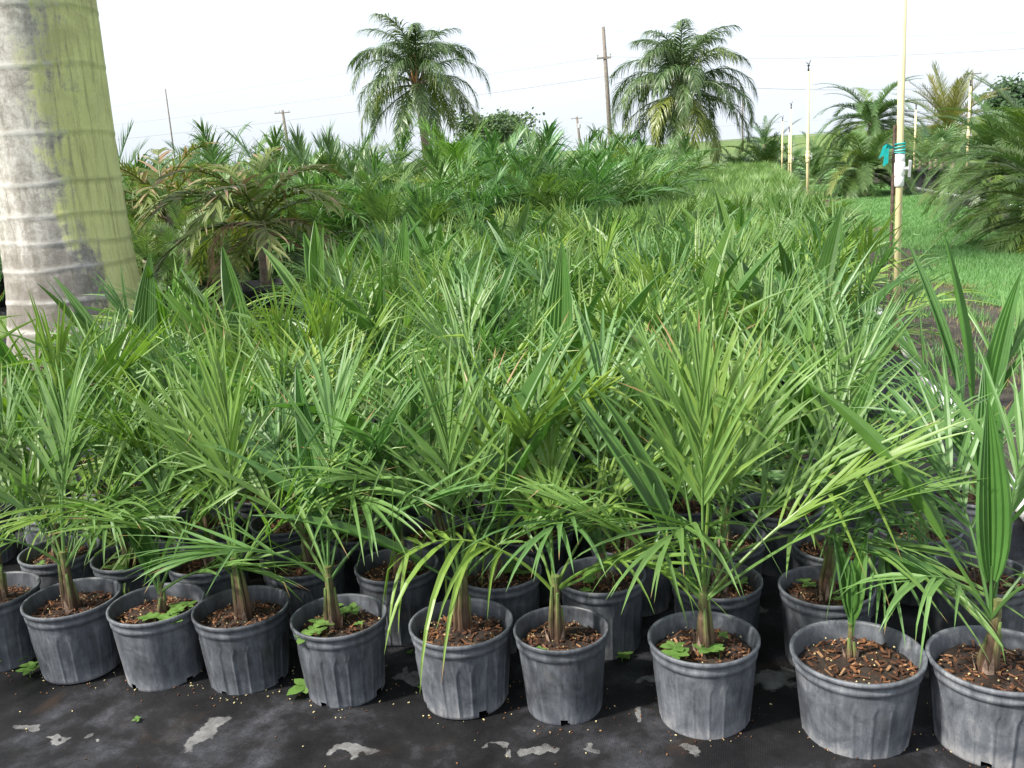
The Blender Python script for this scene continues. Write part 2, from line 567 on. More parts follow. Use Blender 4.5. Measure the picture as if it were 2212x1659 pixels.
def frond(seed, Lf=.6, elev=70, bend=35, pet=.3, pairs=15, ll=.3, lw=.015, a0=58, a1=18, vee=25, g=.5, segs=4, fold=.16,
          jit=8, plum=0, kink=.15, rr=.004, prof=(.55, 1.0, .5), missing=.06, sway=.25, nr=5, rn=14):
    """a feather leaf: arching rachis along +X with leaflets either side"""
    q = random.Random(seed)
    mb = MB()
    pts, tans = rachis_pts(Lf, elev, bend, rn, q.uniform(-sway, sway))
    k = len(pts)
    fr = q.random()
    mb.tube(pts, [rr * (1.25 - 1.0 * i / (k - 1)) for i in range(k)], nr, caps=False, t=0.0, r=.3 * fr)
    for j in range(pairs):
        u = (j + .5) / pairs
        s = pet + (1 - pet) * u
        fi = s * (k - 1); i0 = min(int(fi), k - 2)
        p = pts[i0].lerp(pts[i0 + 1], fi - i0)
        T = tans[min(i0, len(tans) - 1)]
        side = T.cross(Vector((0, 0, 1)))
        if side.length < .05: side = Vector((0, -1, 0))
        side.normalize()
        N = side.cross(T).normalized()
        lf = prof[0] + (prof[1] - prof[0]) * min(1, u / .35) if u < .35 else prof[1] + (prof[2] - prof[1]) * (u - .35) / .65
        for sg in (-1, 1):
            if q.random() < missing: continue
            a = R(a0 + (a1 - a0) * u + q.uniform(-jit, jit))
            v = R(vee + q.uniform(-jit, jit) + (q.choice((-1, 0, 1)) * plum))
            d = T * math.cos(a) + (side * sg * math.cos(v) + N * math.sin(v)) * math.sin(a)
            kk = kink * q.uniform(1, 5) if (kink and q.random() < .30) else 0
            tw = q.uniform(-.5, .5) if kink else 0
            N2 = (N * math.cos(tw) + side * math.sin(tw)).normalized()
            leaflet(mb, p, d, N2, ll * lf * q.uniform(.85, 1.12), lw * q.uniform(.8, 1.15) * (.75 + .25 * lf), g * q.uniform(.6, 1.4), segs, fold,
                    min(1, max(0, .65 * q.random() + .35 * fr)), kk, q.randint(1, max(1, segs - 2)))
    return mb


def strap(seed, Lf=.5, width=.08, elev=70, bend=25, pet=.25, pleats=6, split=.0, nu=16):
    """young undivided palm leaf: a pleated lance-shaped blade, sometimes split at the tip"""
    q = random.Random(seed)
    mb = MB()
    pts, tans = rachis_pts(Lf, elev, bend, nu, q.uniform(-.3, .3))
    k = len(pts)
    mb.tube(pts[:int(k * pet) + 2], .0042, 5, caps=False, r=.4)
    i0 = int(k * pet)
    cols = pleats * 2 + 1
    base = len(mb.v)
    rows = k - i0
    gull = q.uniform(.25, .5)
    for i in range(i0, k):
        u = (i - i0) / (rows - 1)
        T = tans[min(i, len(tans) - 1)]
        side = T.cross(Vector((0, 0, 1))).normalized()
        N = side.cross(T).normalized()
        wv = width * (math.sin(math.pi * min(1, (u * .93 + .05)) ** .8)) ** .9
        for c in range(cols):
            x = (c / (cols - 1) - .5) * 2
            z = (1 if c % 2 else -1) * wv / cols * .62 + abs(x) * wv * gull
            off = side * (x * wv * .5 + (math.copysign(split * max(0, u - .55) * 2 * width, x) if c != pleats else 0)) + N * z
            back = T * (-(abs(x)) * wv * .25)
            mb.v.append(pts[i] + off + back); mb.t.append(u * (.93 + .07 * q.random())); mb.r.append(.35 + .3 * q.random() * (c % 2))
    for i in range(rows - 1):
        u = i / (rows - 1)
        for c in range(cols - 1):
            if split and u > .6 and c in (pleats - 1, pleats): continue
            a = base + i * cols + c
            mb.quad(a, a + 1, a + cols + 1, a + cols)
    return mb


# ---- shared leaf meshes for the young potted palms
YE = [frond(10 + i, .40 + .02 * i, 82 - 3 * i, 14 + 6 * i, .42, 11, .36, .0155, 36, 9, 22, .5, 6, jit=15, kink=.35).mesh('young_frond_upright', M_leaf) for i in range(6)]
YM = [frond(30 + i, .45 + .015 * i, 66 - 4 * i, 34 + 6 * i, .36, 11, .37, .0155, 46, 13, 12, .9, 6, jit=18, kink=.5).mesh('young_frond_arching', M_leaf) for i in range(8)]
YL = [frond(50 + i, .40 + .015 * i, 46 - 4 * i, 40 + 6 * i, .36, 11, .31, .0145, 55, 16, 5, 1.3, 6, jit=18, kink=.6).mesh('young_frond_low', M_leaf) for i in range(6)]
YS = [strap(70 + i, .52 + .03 * i, .062 + .007 * (i % 4), 78 - 7 * i, 14 + 7 * i, .30, 6, .25 if i % 3 == 2 else 0).mesh('young_pleated_leaf', M_strap) for i in range(6)]


# ---- pots
def pot_mesh(name, style, Rr=.135, Hh=.205):
    """nursery pot: rolled lip, stepped band, tapering wall with arched flutes, drain notches"""
    mb = MB()
    NP, SUB = 20, 12
    NA = NP * SUB
    rb = Rr * .80
    prof = [(rb - .006, .0005), (rb, .004)]
    nz_ = 22
    zb = Hh - .036
    for i in range(1, nz_ + 1):
        u = i / nz_
        prof.append((rb + (Rr * .93 - rb) * u, .004 + (zb - .004) * u))
    prof += [(Rr * .955, zb + .002), (Rr * .962, zb + .011), (Rr * .950, zb + .013), (Rr * .958, zb + .022), (Rr * .985, zb + .025), (Rr, zb + .028), (Rr, zb + .035), (Rr - .003, Hh),
             (Rr - .007, Hh - .001), (Rr - .009, Hh - .006), (Rr * .93 - .004, zb), (Rr * .915 - .004, Hh * .60), (Rr * .90 - .004, Hh * .58)]
    amp = {'fluted': .0034, 'faint': .0020, 'plain': .0004}[style]

    def fn(r, z, g, i):
        if 1 <= i <= nz_ + 1:
            a = (g / (2 * math.pi) * NP) % 1.0
            a = abs(a - .5) * 2                      # 1 at the panel edge
            u = z / zb
            top = .86
            if .04 < u < top:
                if u > top - .12:
                    w_ = math.sqrt(max(0, 1 - ((u - top + .12) / .12) ** 2))
                else:
                    w_ = 1.0
                dd = abs(a - w_)
                r += amp * max(0, 1 - dd / .24)
            r += .0012 * math.sin(2 * g + 1) + .0006 * math.sin(5 * g)
        return r, z

    def skip(i, j):
        if i in (1, 2) and style != 'faint':
            k = (j + 7) % (NA // 4)
            return k < (9 if i == 1 else 7)
        return False
    mb.lathe(prof, NA, fn=fn, skip=skip)
    n0 = len(mb.v)
    mb.lathe([(.001, .028), (rb * .98, .028), (rb * .98, .02)], 40)
    return mb.mesh(name, M_pot, True)


POTS = [pot_mesh('fluted_pot', 'fluted'), pot_mesh('faint_fluted_pot', 'faint'), pot_mesh('plain_pot', 'plain')]


def soil_mesh(seed, rad=.118):
    q = random.Random(seed)
    mb = MB()
    mb.lathe([(.0005, .012), (rad * .3, .010), (rad * .6, .006), (rad * .85, .002), (rad, -.002), (rad * 1.02, -.03)], 28,
             fn=lambda r, z, g, i: (r, z + .004 * math.sin(3 * g + seed) + .003 * math.sin(7 * g + i)))
    return mb.mesh('soil', M_soil, True)


def mulch_mesh(seed, n=270, rad=.112):
    q = random.Random(seed)
    mb = MB()
    for i in range(n):
        r_ = rad * math.sqrt(q.random()); g = q.uniform(0, 6.28)
        s = (q.uniform(.005, .024), q.uniform(.002, .0055), q.uniform(.001, .003))
        rot = Matrix.Rotation(q.uniform(0, 6.28), 3, 'Z') @ Matrix.Rotation(q.uniform(-.45, .45), 3, 'Y') @ Matrix.Rotation(q.uniform(-.4, .4), 3, 'X')
        n0 = len(mb.v)
        mb.box((r_ * math.cos(g), r_ * math.sin(g), .011 * (1 - r_ / rad) + q.uniform(.002, .010)), s, rot)
        x = q.random() ** 1.7
        mb.r[n0:] = [x] * 8
    mb.mi = 1
    for i in range(26):
        r_ = rad * math.sqrt(q.random()); g = q.uniform(0, 6.28); s = q.uniform(.0016, .0032)
        mb.box((r_ * math.cos(g), r_ * math.sin(g), .010 + q.uniform(0, .006)), (s, s, s), Matrix.Rotation(q.random(), 3, 'Y'))
    return mb.mesh('mulch', [M_chip, M_perl])


SOIL = [soil_mesh(i) for i in range(3)]
MULCH = [mulch_mesh(100 + i) for i in range(5)]


def stem_mesh(seed, h=.13, r0=.021, r1=.0095):
    q = random.Random(seed)
    mb = MB()
    k = 12
    pts = []; rad = []; tt = []
    lx, ly = q.uniform(-.014, .014), q.uniform(-.014, .014)
    for i in range(k):
        u = i / (k - 1)
        pts.append(Vector((lx * u, ly * u, -.012 + (h + .012) * u)))
        rad.append(r1 + (r0 - r1) * (1 - u) ** 2.2 + .0012 * math.sin(i * 2.4))
        tt.append(u * .75 + q.uniform(-.05, .05))
    mb.tube(pts, rad, 10, t=tt)
    for i in range(4):                                     # clasping leaf bases
        g = i * 1.9 + q.random(); hh = h * q.uniform(.45, 1.0)
        d = Vector((math.cos(g), math.sin(g), 0))
        mb.tube([d * r0 * .75 + Vector((0, 0, -.004)), d * r0 * .75 + Vector((0, 0, hh * .4)), d * r1 * 1.2 + Vector((lx, ly, 0)) * .8 + Vector((0, 0, hh))],
                [.009, .007, .0035], 7, t=[.1, .5, .9])
    mb.mi = 1
    for i in range(q.choice((3, 4, 5))):                # torn papery sheaths
        g = q.uniform(0, 6.28); d = Vector((math.cos(g), math.sin(g), 0)); s = Vector((-d.y, d.x, 0)); hh = q.uniform(.03, .07)
        b = d * (r0 + .002)
        mb.add([b + s * .008, b - s * .008, b + d * .006 - s * .005 + Vector((0, 0, hh * .6)), b + d * .006 + s * .004 + Vector((0, 0, hh * .6)), b + d * .012 + Vector((0, 0, hh))],
               [(0, 1, 2, 3), (3, 2, 4)])
    return mb.mesh('stem', [M_stem, M_sheath], False)


STEMS = [stem_mesh(200 + i, .13 + .015 * (i % 4), .020 + .002 * (i % 3)) for i in range(6)]


def seedling_mesh(seed, n=3, size=.02):
    q = random.Random(seed)
    mb = MB()
    for i in range(n):
        bx, by = q.uniform(-.03, .03), q.uniform(-.03, .03)
        hgt = q.uniform(.008, .03)
        mb.tube([(bx, by, -.005), (bx, by, hgt)], .0012, 4, r=.5)
        k = q.choice((3, 4, 5))
        a0 = q.random() * 6
        for j in range(k):
            a = a0 + j * 6.28 / k + q.uniform(-.2, .2)
            d = Vector((math.cos(a), math.sin(a), q.uniform(.1, .5))).normalized()
            s = Vector((-math.sin(a), math.cos(a), 0)); l = size * q.uniform(.7, 1.3); b = Vector((bx, by, hgt))
            dn = Vector((0, 0, -l * .22))
            mb.add([b, b + d * l * .35 + s * l * .36, b + d * l * .75 + s * l * .30 + dn * .5, b + d * l * 1.1 + dn, b + d * l * .75 - s * l * .30 + dn * .5, b + d * l * .35 - s * l * .36, b + d * l * .55 - Vector((0, 0, l * .05))],
                   [(0, 1, 6), (1, 2, 6), (2, 3, 6), (3, 4, 6), (4, 5, 6), (5, 0, 6)], 0, q.random())
    return mb.mesh('weed_seedling', M_weed)


SEED = [seedling_mesh(300 + i, 1 + i % 4, .017 + .004 * (i % 3)) for i in range(6)]

rg = random.Random(77)


def potted(loc, fronds, label, group, dia=.27, pot=None, tint=(1, 1, 1), mulch=True, seeds=0, stem=None, rz=None, sd=None, small=1.0, wild=.05):
    """a young palm in a nursery pot: pot, soil, stem, each leaf"""
    q = random.Random(sd if sd is not None else rg.random())
    t = empty('potted_palm', loc)
    tag(t, label, 'potted palm', group)
    k = dia / .27
    hk = 1.09 if k < 1.08 else 1.06
    link('pot', POTS[pot if pot is not None else q.choice((0, 0, 1, 1, 2))], t, rot=(0, 0, q.uniform(0, 6.28)), s=(k, k, hk))
    zs = .205 * hk * .80
    link('soil', q.choice(SOIL), t, (0, 0, zs), (0, 0, q.uniform(0, 6)), (k, k, 1))
    if mulch:
        m = link('mulch', q.choice(MULCH), t, (0, 0, zs), (0, 0, q.uniform(0, 6)), (k, k, 1)); m['kind'] = 'stuff'
    ox, oy = q.uniform(-.02, .02), q.uniform(-.02, .02)
    st = stem if stem is not None else q.choice(STEMS)
    link('stem', st, t, (ox, oy, zs), (0, 0, q.uniform(0, 6)), small)
    top = zs + max(v.co.z for v in st.vertices) * .80 * small
    for (me, az, s) in fronds:
        link('frond', me, t, (ox, oy, top - .01), (q.uniform(-wild, wild), q.uniform(-wild, wild), R(az)), s, tint)
    for i in range(seeds):
        a = q.uniform(0, 6.28); r_ = q.uniform(.045, .09) * k
        link('weed_seedling', q.choice(SEED), t, (r_ * math.cos(a), r_ * math.sin(a), zs + .008), (0, 0, q.uniform(0, 6)), q.uniform(.8, 1.5))
    return t


def pin(seed, az, elev, Lf, bend, **k):
    a = dict(pairs=12, ll=.35, lw=.0155, a0=40, a1=9, vee=20, g=.45, kink=.4, pet=.42, segs=6, jit=14)
    a.update(k)
    if not a.pop('raw', False):
        Lf *= .72; a['ll'] *= 1.0
    return (frond(seed, Lf, elev, bend, **a).mesh('frond', M_leaf), az, 1.0)


def stp(seed, az, elev, Lf, width, bend=15, pet=.28, split=0., pleats=6):
    return (strap(seed, Lf * .84, width, elev, bend, pet, pleats, split).mesh('pleated_frond', M_strap), az, 1.0)


G1 = 'young palms along the front edge of the bed'
YROW = 2.15
hang = dict(g=2.2, ll=.36, kink=.5, a0=65, a1=30, vee=0, pairs=8, segs=6, lw=.015)
front = [
    (-2.20, .27, 1, 'young palm in a black pot at the far end of the front row, left of all its neighbours' , 0,
     [pin(401, 80, 80, .6, 20), pin(402, 150, 60, .6, 45), pin(403, 20, 60, .6, 40), pin(404, 260, 45, .5, 60)]),
    (-1.91, .27, 1, 'bushy young palm whose thin leaflets trail down over its dusty fluted pot', 0,
     [pin(411, 85, 84, .66, 14, a0=35, a1=8), pin(412, 110, 76, .66, 22), pin(413, 30, 58, .60, 42), pin(414, 350, 50, .50, 45, ll=.30), pin(415, 150, 66, .62, 40),
      pin(416, 205, 50, .46, 90, **{**hang, 'pairs': 6, 'll': .38}), pin(417, 170, 60, .56, 50), pin(418, 60, 68, .64, 30)]),
    (-1.63, .265, 2, 'slim young palm with one pleated leaf and clover-like weeds in its plain pot', 3,
     [stp(421, 165, 68, .34, .075, 10, .2), pin(422, 40, 62, .52, 40, pairs=11), pin(423, 100, 76, .55, 25, pairs=11), pin(424, 5, 38, .44, 50, pairs=10)]),
    (-1.37, .265, 0, 'upright young palm with yellow-green leaf bases in a fluted grey pot with two base notches', 0,
     [pin(431, 95, 85, .74, 10, a0=30, a1=7), pin(432, 115, 78, .74, 18, a0=36), pin(433, 150, 70, .70, 28), pin(434, 20, 62, .62, 45), pin(435, 350, 52, .52, 45),
      pin(436, 200, 50, .52, 55), pin(437, 60, 72, .66, 30), pin(438, 130, 74, .6, 30)]),
    (-1.07, .258, 0, 'young palm with broad weed leaves round its stem and shaggy brown fibre', 5,
     [pin(441, 95, 82, .70, 16, a0=36, a1=10), pin(442, 140, 68, .72, 52, ll=.36), pin(443, 160, 58, .66, 58), pin(444, 55, 70, .68, 34), pin(445, 15, 56, .60, 50), pin(446, 205, 48, .50, 60), stp(447, 120, 76, .7, .06)]),
    (-.73, .272, 0, 'young palm with two long pleated leaves rising and one stretched out sideways over its neighbour', 0,
     [stp(451, 202, 36, .68, .062, 34, .22, 0, 5), stp(452, 28, 58, .80, .085, 12, .30), stp(453, 42, 66, .86, .080, 10, .30), pin(454, 100, 82, .64, 16, a0=36), pin(455, 150, 72, .58, 60, ll=.34, kink=.8),
      pin(456, 125, 66, .60, 45), pin(457, 75, 74, .66, 26), pin(458, 10, 50, .5, 55)]),
    (-.465, .242, 2, 'yellowish young palm with a frond drooping its long leaflets in front of two pots', 1,
     [pin(461, 193, 52, .43, 82, g=2.6, ll=.44, lw=.019, kink=.5, a0=75, a1=55, vee=0, pairs=8, pet=.36, segs=6, missing=.0, raw=True), pin(462, 90, 78, .52, 24, ll=.28), pin(463, 130, 66, .5, 40, ll=.28),
      stp(464, 14, 26, .42, .05, 16, .25, 0, 5), pin(465, 345, 46, .46, 60, ll=.34, g=1.2, pairs=9), pin(466, 40, 62, .52, 40, ll=.30)]),
    (-.11, .271, 1, 'vigorous young palm with a full fan of leaves and a round-leaved weed in its pot', 3,
     [pin(471, 90, 87, .78, 8, a0=30, a1=7, pairs=17), pin(472, 70, 80, .78, 16, a0=36, pairs=17), pin(473, 120, 78, .78, 18, a0=36, pairs=17), stp(474, 168, 58, .72, .070, 10, .34), stp(475, 150, 66, .70, .060, 10, .3),
      pin(476, 15, 50, .80, 26, ll=.36, a0=34, g=.3), pin(477, 35, 56, .74, 38, ll=.38), pin(478, 5, 42, .78, 28, ll=.34, a0=34, g=.35), pin(479, 178, 46, .62, 28, ll=.30, g=.35), pin(480, 55, 68, .76, 28)]),
    (.245, .305, 1, 'stunted seedling palm with three short pleated leaves in a wide scuffed pot', 0,
     [stp(481, 120, 72, .30, .045, 6, .22, 0, 4), stp(482, 50, 80, .29, .050, 6, .22, 0, 4), stp(483, 85, 88, .22, .026, 3, .3, 0, 3)]),
    (.55, .305, 0, 'young palm with swollen brown bases and a tall dark pleated leaf, beside the stunted seedling', 0,
     [stp(491, 95, 87, .60, .075, 4, .18), stp(492, 160, 56, .80, .075, 18, .32), pin(493, 195, 62, .36, 80, **{**hang, 'll': .30, 'g': 1.2, 'pairs': 7}), pin(494, 60, 74, .66, 26), pin(495, 20, 56, .62, 45),
      pin(496, 110, 70, .64, 34), stp(497, 175, 32, .40, .06, 14, .25, .2), pin(498, 300, 60, .5, 60)]),
]
front[0] = (*front[0][:3], 'young palm in a black pot, last of the front row beyond the bushy dusty-potted one', *front[0][4:])
tints = [(1, 1, 1), (1, 1, 1), (.95, 1, .9), (1.12, 1.08, .8), (.95, 1.02, 1.1), (1.02, 1.02, .9), (1.30, 1.18, .75), (1.05, 1.06, .9), (.95, 1, .9), (.9, .98, 1.0)]
for i, (x, dia, pk, lab, sd, fr) in enumerate(front):
    small = i in (2, 8)
    potted((x, YROW + rg.uniform(-.01, .01), .012), fr, lab, G1, dia, pk, tints[i], True, sd, stem_mesh(500 + i, .10 if small else .185, .012 if small else .023, .006 if small else .0105), sd=i)


def generic(q, dense=1.0):
    fr = []
    a = q.uniform(0, 360)
    for _ in range(q.choice((1, 2, 2))): fr.append((q.choice(YE), q.uniform(0, 360), q.uniform(.95, 1.25)))
    for i in range(q.choice((2, 3, 3))): fr.append((q.choice(YM), a + i * 100 + q.uniform(-25, 25), q.uniform(.95, 1.25)))
    for i in range(q.choice((1, 2))): fr.append((q.choice(YL), a + 50 + i * 150 + q.uniform(-30, 30), q.uniform(.85, 1.1)))
    if q.random() < .65:
        for _ in range(q.choice((1, 1, 2))): fr.append((q.choice(YS), q.uniform(0, 360), q.uniform(.9, 1.4)))
    return fr


def rtint(q):
    y = q.random()
    if y < .22: return (1.35, 1.2, .75)
    if y < .45: return (.85, .95, 1.05)
    b = q.uniform(.9, 1.12)
    return (b, b, b * .95)


def bed_left(Y):
    for (ya, xa), (yb, xb) in zip(BL, BL[1:]):
        if ya <= Y <= yb: return xa + (xb - xa) * (Y - ya) / (yb - ya)
    return BL[-1][1]


TY = 6.15
tcx = at(190, TY)
BL = [(2, -2.5), (3.2, -3.2), (4.6, -4.4), (5.4, -4.2), (7.4, -4.3), (9, -3.3), (11, -2.5), (13, -2.0), (18, -1.5), (34, -1.2)]
G2 = 'young palms in the second row of the bed'
q2 = random.Random(5)
row2 = [-2.2, -1.92, -1.65, -1.33, -1.03, -.71, -.41, -.09, .20]
for i, x in enumerate(row2):
    potted((x, 2.455 + .02 * (i / 8) + q2.uniform(-.01, .01), .012), ([f for f in generic(q2) if f[0] not in YL] if i < 8 else [(YM[1], 30, 1), (YM[4], 150, .9), (YE[2], 90, 1), (YS[1], 60, 1)]), 'young palm in the second row of the bed, %s pot from the white pipe' % ('tenth ninth eighth seventh sixth fifth fourth third second'.split()[i]), G2, .252, None, rtint(q2), True, q2.choice((0, 1, 2, 3)), sd=600 + i)
# pots standing apart along the white pipe
GP = 'young palms along the pipe side of the bed'
potted((.60, 2.60, .012), [stp(701, 80, 84, .6, .07), pin(702, 120, 70, .6, 40), pin(703, 20, 60, .6, 40), pin(704, 200, 50, .5, 55)], 'young palm behind the brown-based one, its pot half hidden beside the white pipe', GP, .28, 1, (.85, .97, 1.0), True, 2, sd=701)
potted((.72, 3.25, .012), [stp(711, 150, 80, .95, .06, 6, .32), stp(712, 60, 74, .80, .07, 12, .28), stp(713, 130, 74, .98, .05, 14, .3), stp(714, 15, 58, .8, .08, 22, .25), pin(715, 50, 70, .74, 26), pin(716, 5, 56, .7, 40), pin(717, 140, 66, .7, 36)],
       'tall young palm with dark glossy pleated leaves standing against the white pipe', GP, .28, 0, (.88, .98, .95), True, 0, sd=711)
potted((.50, 2.92, .012), [(YM[0], 200, .7), (YL[1], 90, .7)], 'thin young palm with few leaves and weeds crowding its pot near the pipe', GP, .25, 1, (1, 1, 1), True, 5, sd=721)
potted((at(715, 5.6), 5.6, .012), [stp(731, 100, 80, .95, .11, 8, .3), stp(732, 130, 72, .9, .12, 12, .3), stp(733, 45, 68, .95, .12, 14, .3), stp(734, 20, 58, .85, .11, 20, .3), stp(735, 160, 60, .95, .11, 14, .3), stp(736, 75, 84, .9, .08, 6, .3), pin(737, 240, 55, .6, 50)],
       'large young palm with many broad bright pleated blades near the big black container', 'young palms inside the bed', .28, 0, (1.12, 1.1, .85), True, 0, sd=731)
BIGS = [(1740, 4.6, 'dark'), (870, 5.7, 'mottled'), (965, 7.0, 'grey-green'), (1215, 3.35, 'glossy'), (560, 4.0, 'deep green'), (1110, 8.2, 'pale'), (1590, 7.4, 'bright'), (1480, 4.4, 'ragged'), (320, 3.5, 'long dark')]
BP = [(at(px, Y), Y) for px, Y, _ in BIGS]
for i, ((bx_, by_), (px, Y, word)) in enumerate(zip(BP, BIGS)):
    dk = .75 if 'dark' in word or 'deep' in word else 1.05
    potted((bx_, by_, .012), [stp(900 + 7 * i, 40 + (i * 53) % 120, 76 - (i % 3) * 6, 1.0, .115, 8, .26, 0, 8), stp(901 + 7 * i, 165 - (i % 2) * 150, 62, .96, .10, 14, .26, .2, 7), stp(902 + 7 * i, 230 + (i % 4) * 30, 72, .90, .09, 18, .28, 0, 7),
           pin(903 + 7 * i, 100 + 50 * i, 70, .66, 34), pin(904 + 7 * i, 220 + 50 * i, 58, .62, 44), pin(905 + 7 * i, 330 + 50 * i, 54, .62, 46)],
           'young palm with broad %s pleated blades rising above its narrow-leaved neighbours' % word, 'broad-bladed young palms in the bed', .265, None, (dk, dk * 1.02, dk * .95), Y < 3.6, 0, sd=900 + i)
# the mass of the bed
count = 0
rows = []
Y = 2.76
while Y < 33:
    rows.append(Y); Y += .31 if Y < 12 else .33
cand = []
for ri, Y in enumerate(rows):
    x = .60 - (.13 if ri % 2 else 0) - (.34 if Y < 4.7 else 0)
    ci = 0
    while x > bed_left(Y):
        cand.append((x + q2.uniform(-.035, .035), Y + q2.uniform(-.04, .04), ri, ci)); ci += 1
        x -= q2.uniform(.285, .345)
vis = []
for (x, Y, ri, ci) in cand:
    v = Vector((x, Y, .5 - H))
    d = v.dot(fwd)
    px = CXP + F * v.dot(rt) / d
    if -420 < px < 2500 and not (abs(x - .5) < .2 and Y < 3.05) and not (abs(x - .72) < .2 and abs(Y - 3.25) < .25) and min((Vector((x, Y)) - Vector(b_)).length for b_ in BP + [(at(715, 5.6), 5.6)]) > .22:
        if (Vector((x, Y)) - Vector((tcx, TY))).length > .95 and not (px < 330 and Y > 3.95) and not (px < 260 and Y > 3.55) and not (px < 700 and Y > 4.75) and not (470 < px < 700 and Y > 4.1) and not (px < 800 and Y > 7.9): vis.append((x, Y, ri, ci))
NIND = 266
far = vis[NIND:]
ORD = 'first second third fourth fifth sixth seventh eighth ninth tenth eleventh twelfth thirteenth fourteenth fifteenth sixteenth seventeenth eighteenth nineteenth twentieth'.split()
ORD += ['twenty-' + k for k in ORD[:9]] + ['thirtieth'] + ['thirty-' + k for k in ORD[:9]]
def look(tn, fr):
    c = 'yellow-green' if tn[0] > 1.2 else ('bluish-green' if tn[2] > tn[0] * 1.05 else 'mid-green')
    return c, any(m in YS for m, _, _ in fr)
for i, (x, Y, ri, ci) in enumerate(vis[:NIND]):
    fr = generic(q2)
    if Y > 6: fr = fr[:1] + fr[2:]
    tn = rtint(q2)
    c, st = look(tn, fr)
    lab = '%s young palm%s in %s bed row, %s pot from white pipe' % (c, ' with pleated leaf' if st else '', ORD[ri + 2], ORD[ci])
    potted((x, Y, .012 if Y < 8.9 else .008), fr, lab, 'young palms inside the bed', q2.uniform(.25, .275), None, tn, Y < 3.6, q2.choice((0, 0, 1, 2)) if Y < 3.6 else 0, sd=2000 + i, wild=.26)
# the far rest of the bed as one mass
LOW = [frond(800 + i, .44, e, b, .35, 12, .34, .018, 50, 14, 22, .5, 2, 0, kink=0, nr=3, rn=6, rr=.004) for i, (e, b) in enumerate(((84, 16), (76, 28), (68, 40), (60, 50), (48, 60), (40, 60)))]
LOWA = [(np.array([tuple(v) for v in m.v]), m.f, np.array(m.t), np.array(m.r)) for m in LOW]
AV, AF, AT, AR = [], [], [], []
nb = 0
for (x, Y, ri, ci) in far:
    for i in range(7):
        V, Fc, T_, R_ = LOWA[(0, 1, 2, 2, 3, 4, 5)[i]]
        a = q2.uniform(0, 6.28); s = q2.uniform(.85, 1.15)
        c_, s_ = math.cos(a) * s, math.sin(a) * s
        W = np.stack([V[:, 0] * c_ - V[:, 1] * s_ + x, V[:, 0] * s_ + V[:, 1] * c_ + Y, V[:, 2] * s + .26], 1)
        AV.append(W); AT.append(T_); AR.append(np.clip(R_ * .5 + q2.random() * .5, 0, 1))
        AF.extend([tuple(k + nb for k in f) for f in Fc])
        nb += len(V)
me = bpy.data.meshes.new('far_young_palms')
me.from_pydata(np.concatenate(AV).tolist(), [], AF)
me.materials.append(M_leaf2)
a = me.attributes.new('tip', 'FLOAT', 'POINT'); a.data.foreach_set('value', np.concatenate(AT))
a = me.attributes.new('rnd', 'FLOAT', 'POINT'); a.data.foreach_set('value', np.concatenate(AR))
tag(link('far_young_palms', me), 'distant mass of young palm leaves at the end of the bed', 'young palms', kind='stuff')
print('bed', len(vis), 'far', len(far), 'faces', len(AF))

# ------------------------------------------------------------------ loose weeds and granules on the mat
for i, (x, y, s) in enumerate(((708, 1492, 1.9), (30, 1440, 1.5), (68, 1412, 1.4), (93, 1465, 1.2), (305, 1570, .8), (922, 1497, .9), (1352, 1447, .9), (880, 1422, .8), (1790, 1455, .7))):
    p = gp(x, y)
    ws = ['bright weed sprouting beside the twice-notched fluted pot', 'pale green weed by the last pot of the front row', 'small weed between the last two front pots', 'weed hugging the base of the dusty bushy pot',
          'tiny lone weed on the bare black mat', 'tiny weed at the foot of the pot with sideways leaf', 'small weed behind the yellowish palm pot', 'small weed between two grey pots in shade', 'weed in the gap beside the wide scuffed pot'][i]
    tag(link('weed', SEED[(2, 3, 1, 2, 0, 0, 1, 0, 0)[i]], None, (p.x, p.y, .012 + wrinkle(p.x, p.y) * .5), (0, 0, i), s), ws, 'weed')
mb = MB()
qg = random.Random(9)
for i in range(700):
    b = qg.choice(front)[0]
    if qg.random() < .6:
        a = qg.uniform(0, 6.28); r_ = .108 + abs(qg.gauss(0, .03)); x, y = b + r_ * math.cos(a), YROW + r_ * math.sin(a)
    else:
        x, y = qg.uniform(-2.3, .9), qg.uniform(1.4, 3.2)
    s = qg.uniform(.0012, .003)
    mb.box((x, y, .008 + wrinkle(x, y) + s * .3), (s * qg.uniform(1, 2.4), s, s * .7), Matrix.Rotation(qg.uniform(0, 3), 3, 'Z'))
    mb.m[-6:] = [qg.choice((0, 1, 1))] * 6
    mb.r[-8:] = [qg.random()] * 8
tag(link('spilled_granules', mb.mesh('spilled_granules', [M_perl, M_chip])), 'spilled granules and wood crumbs scattered on the black mat', 'granules', kind='stuff')

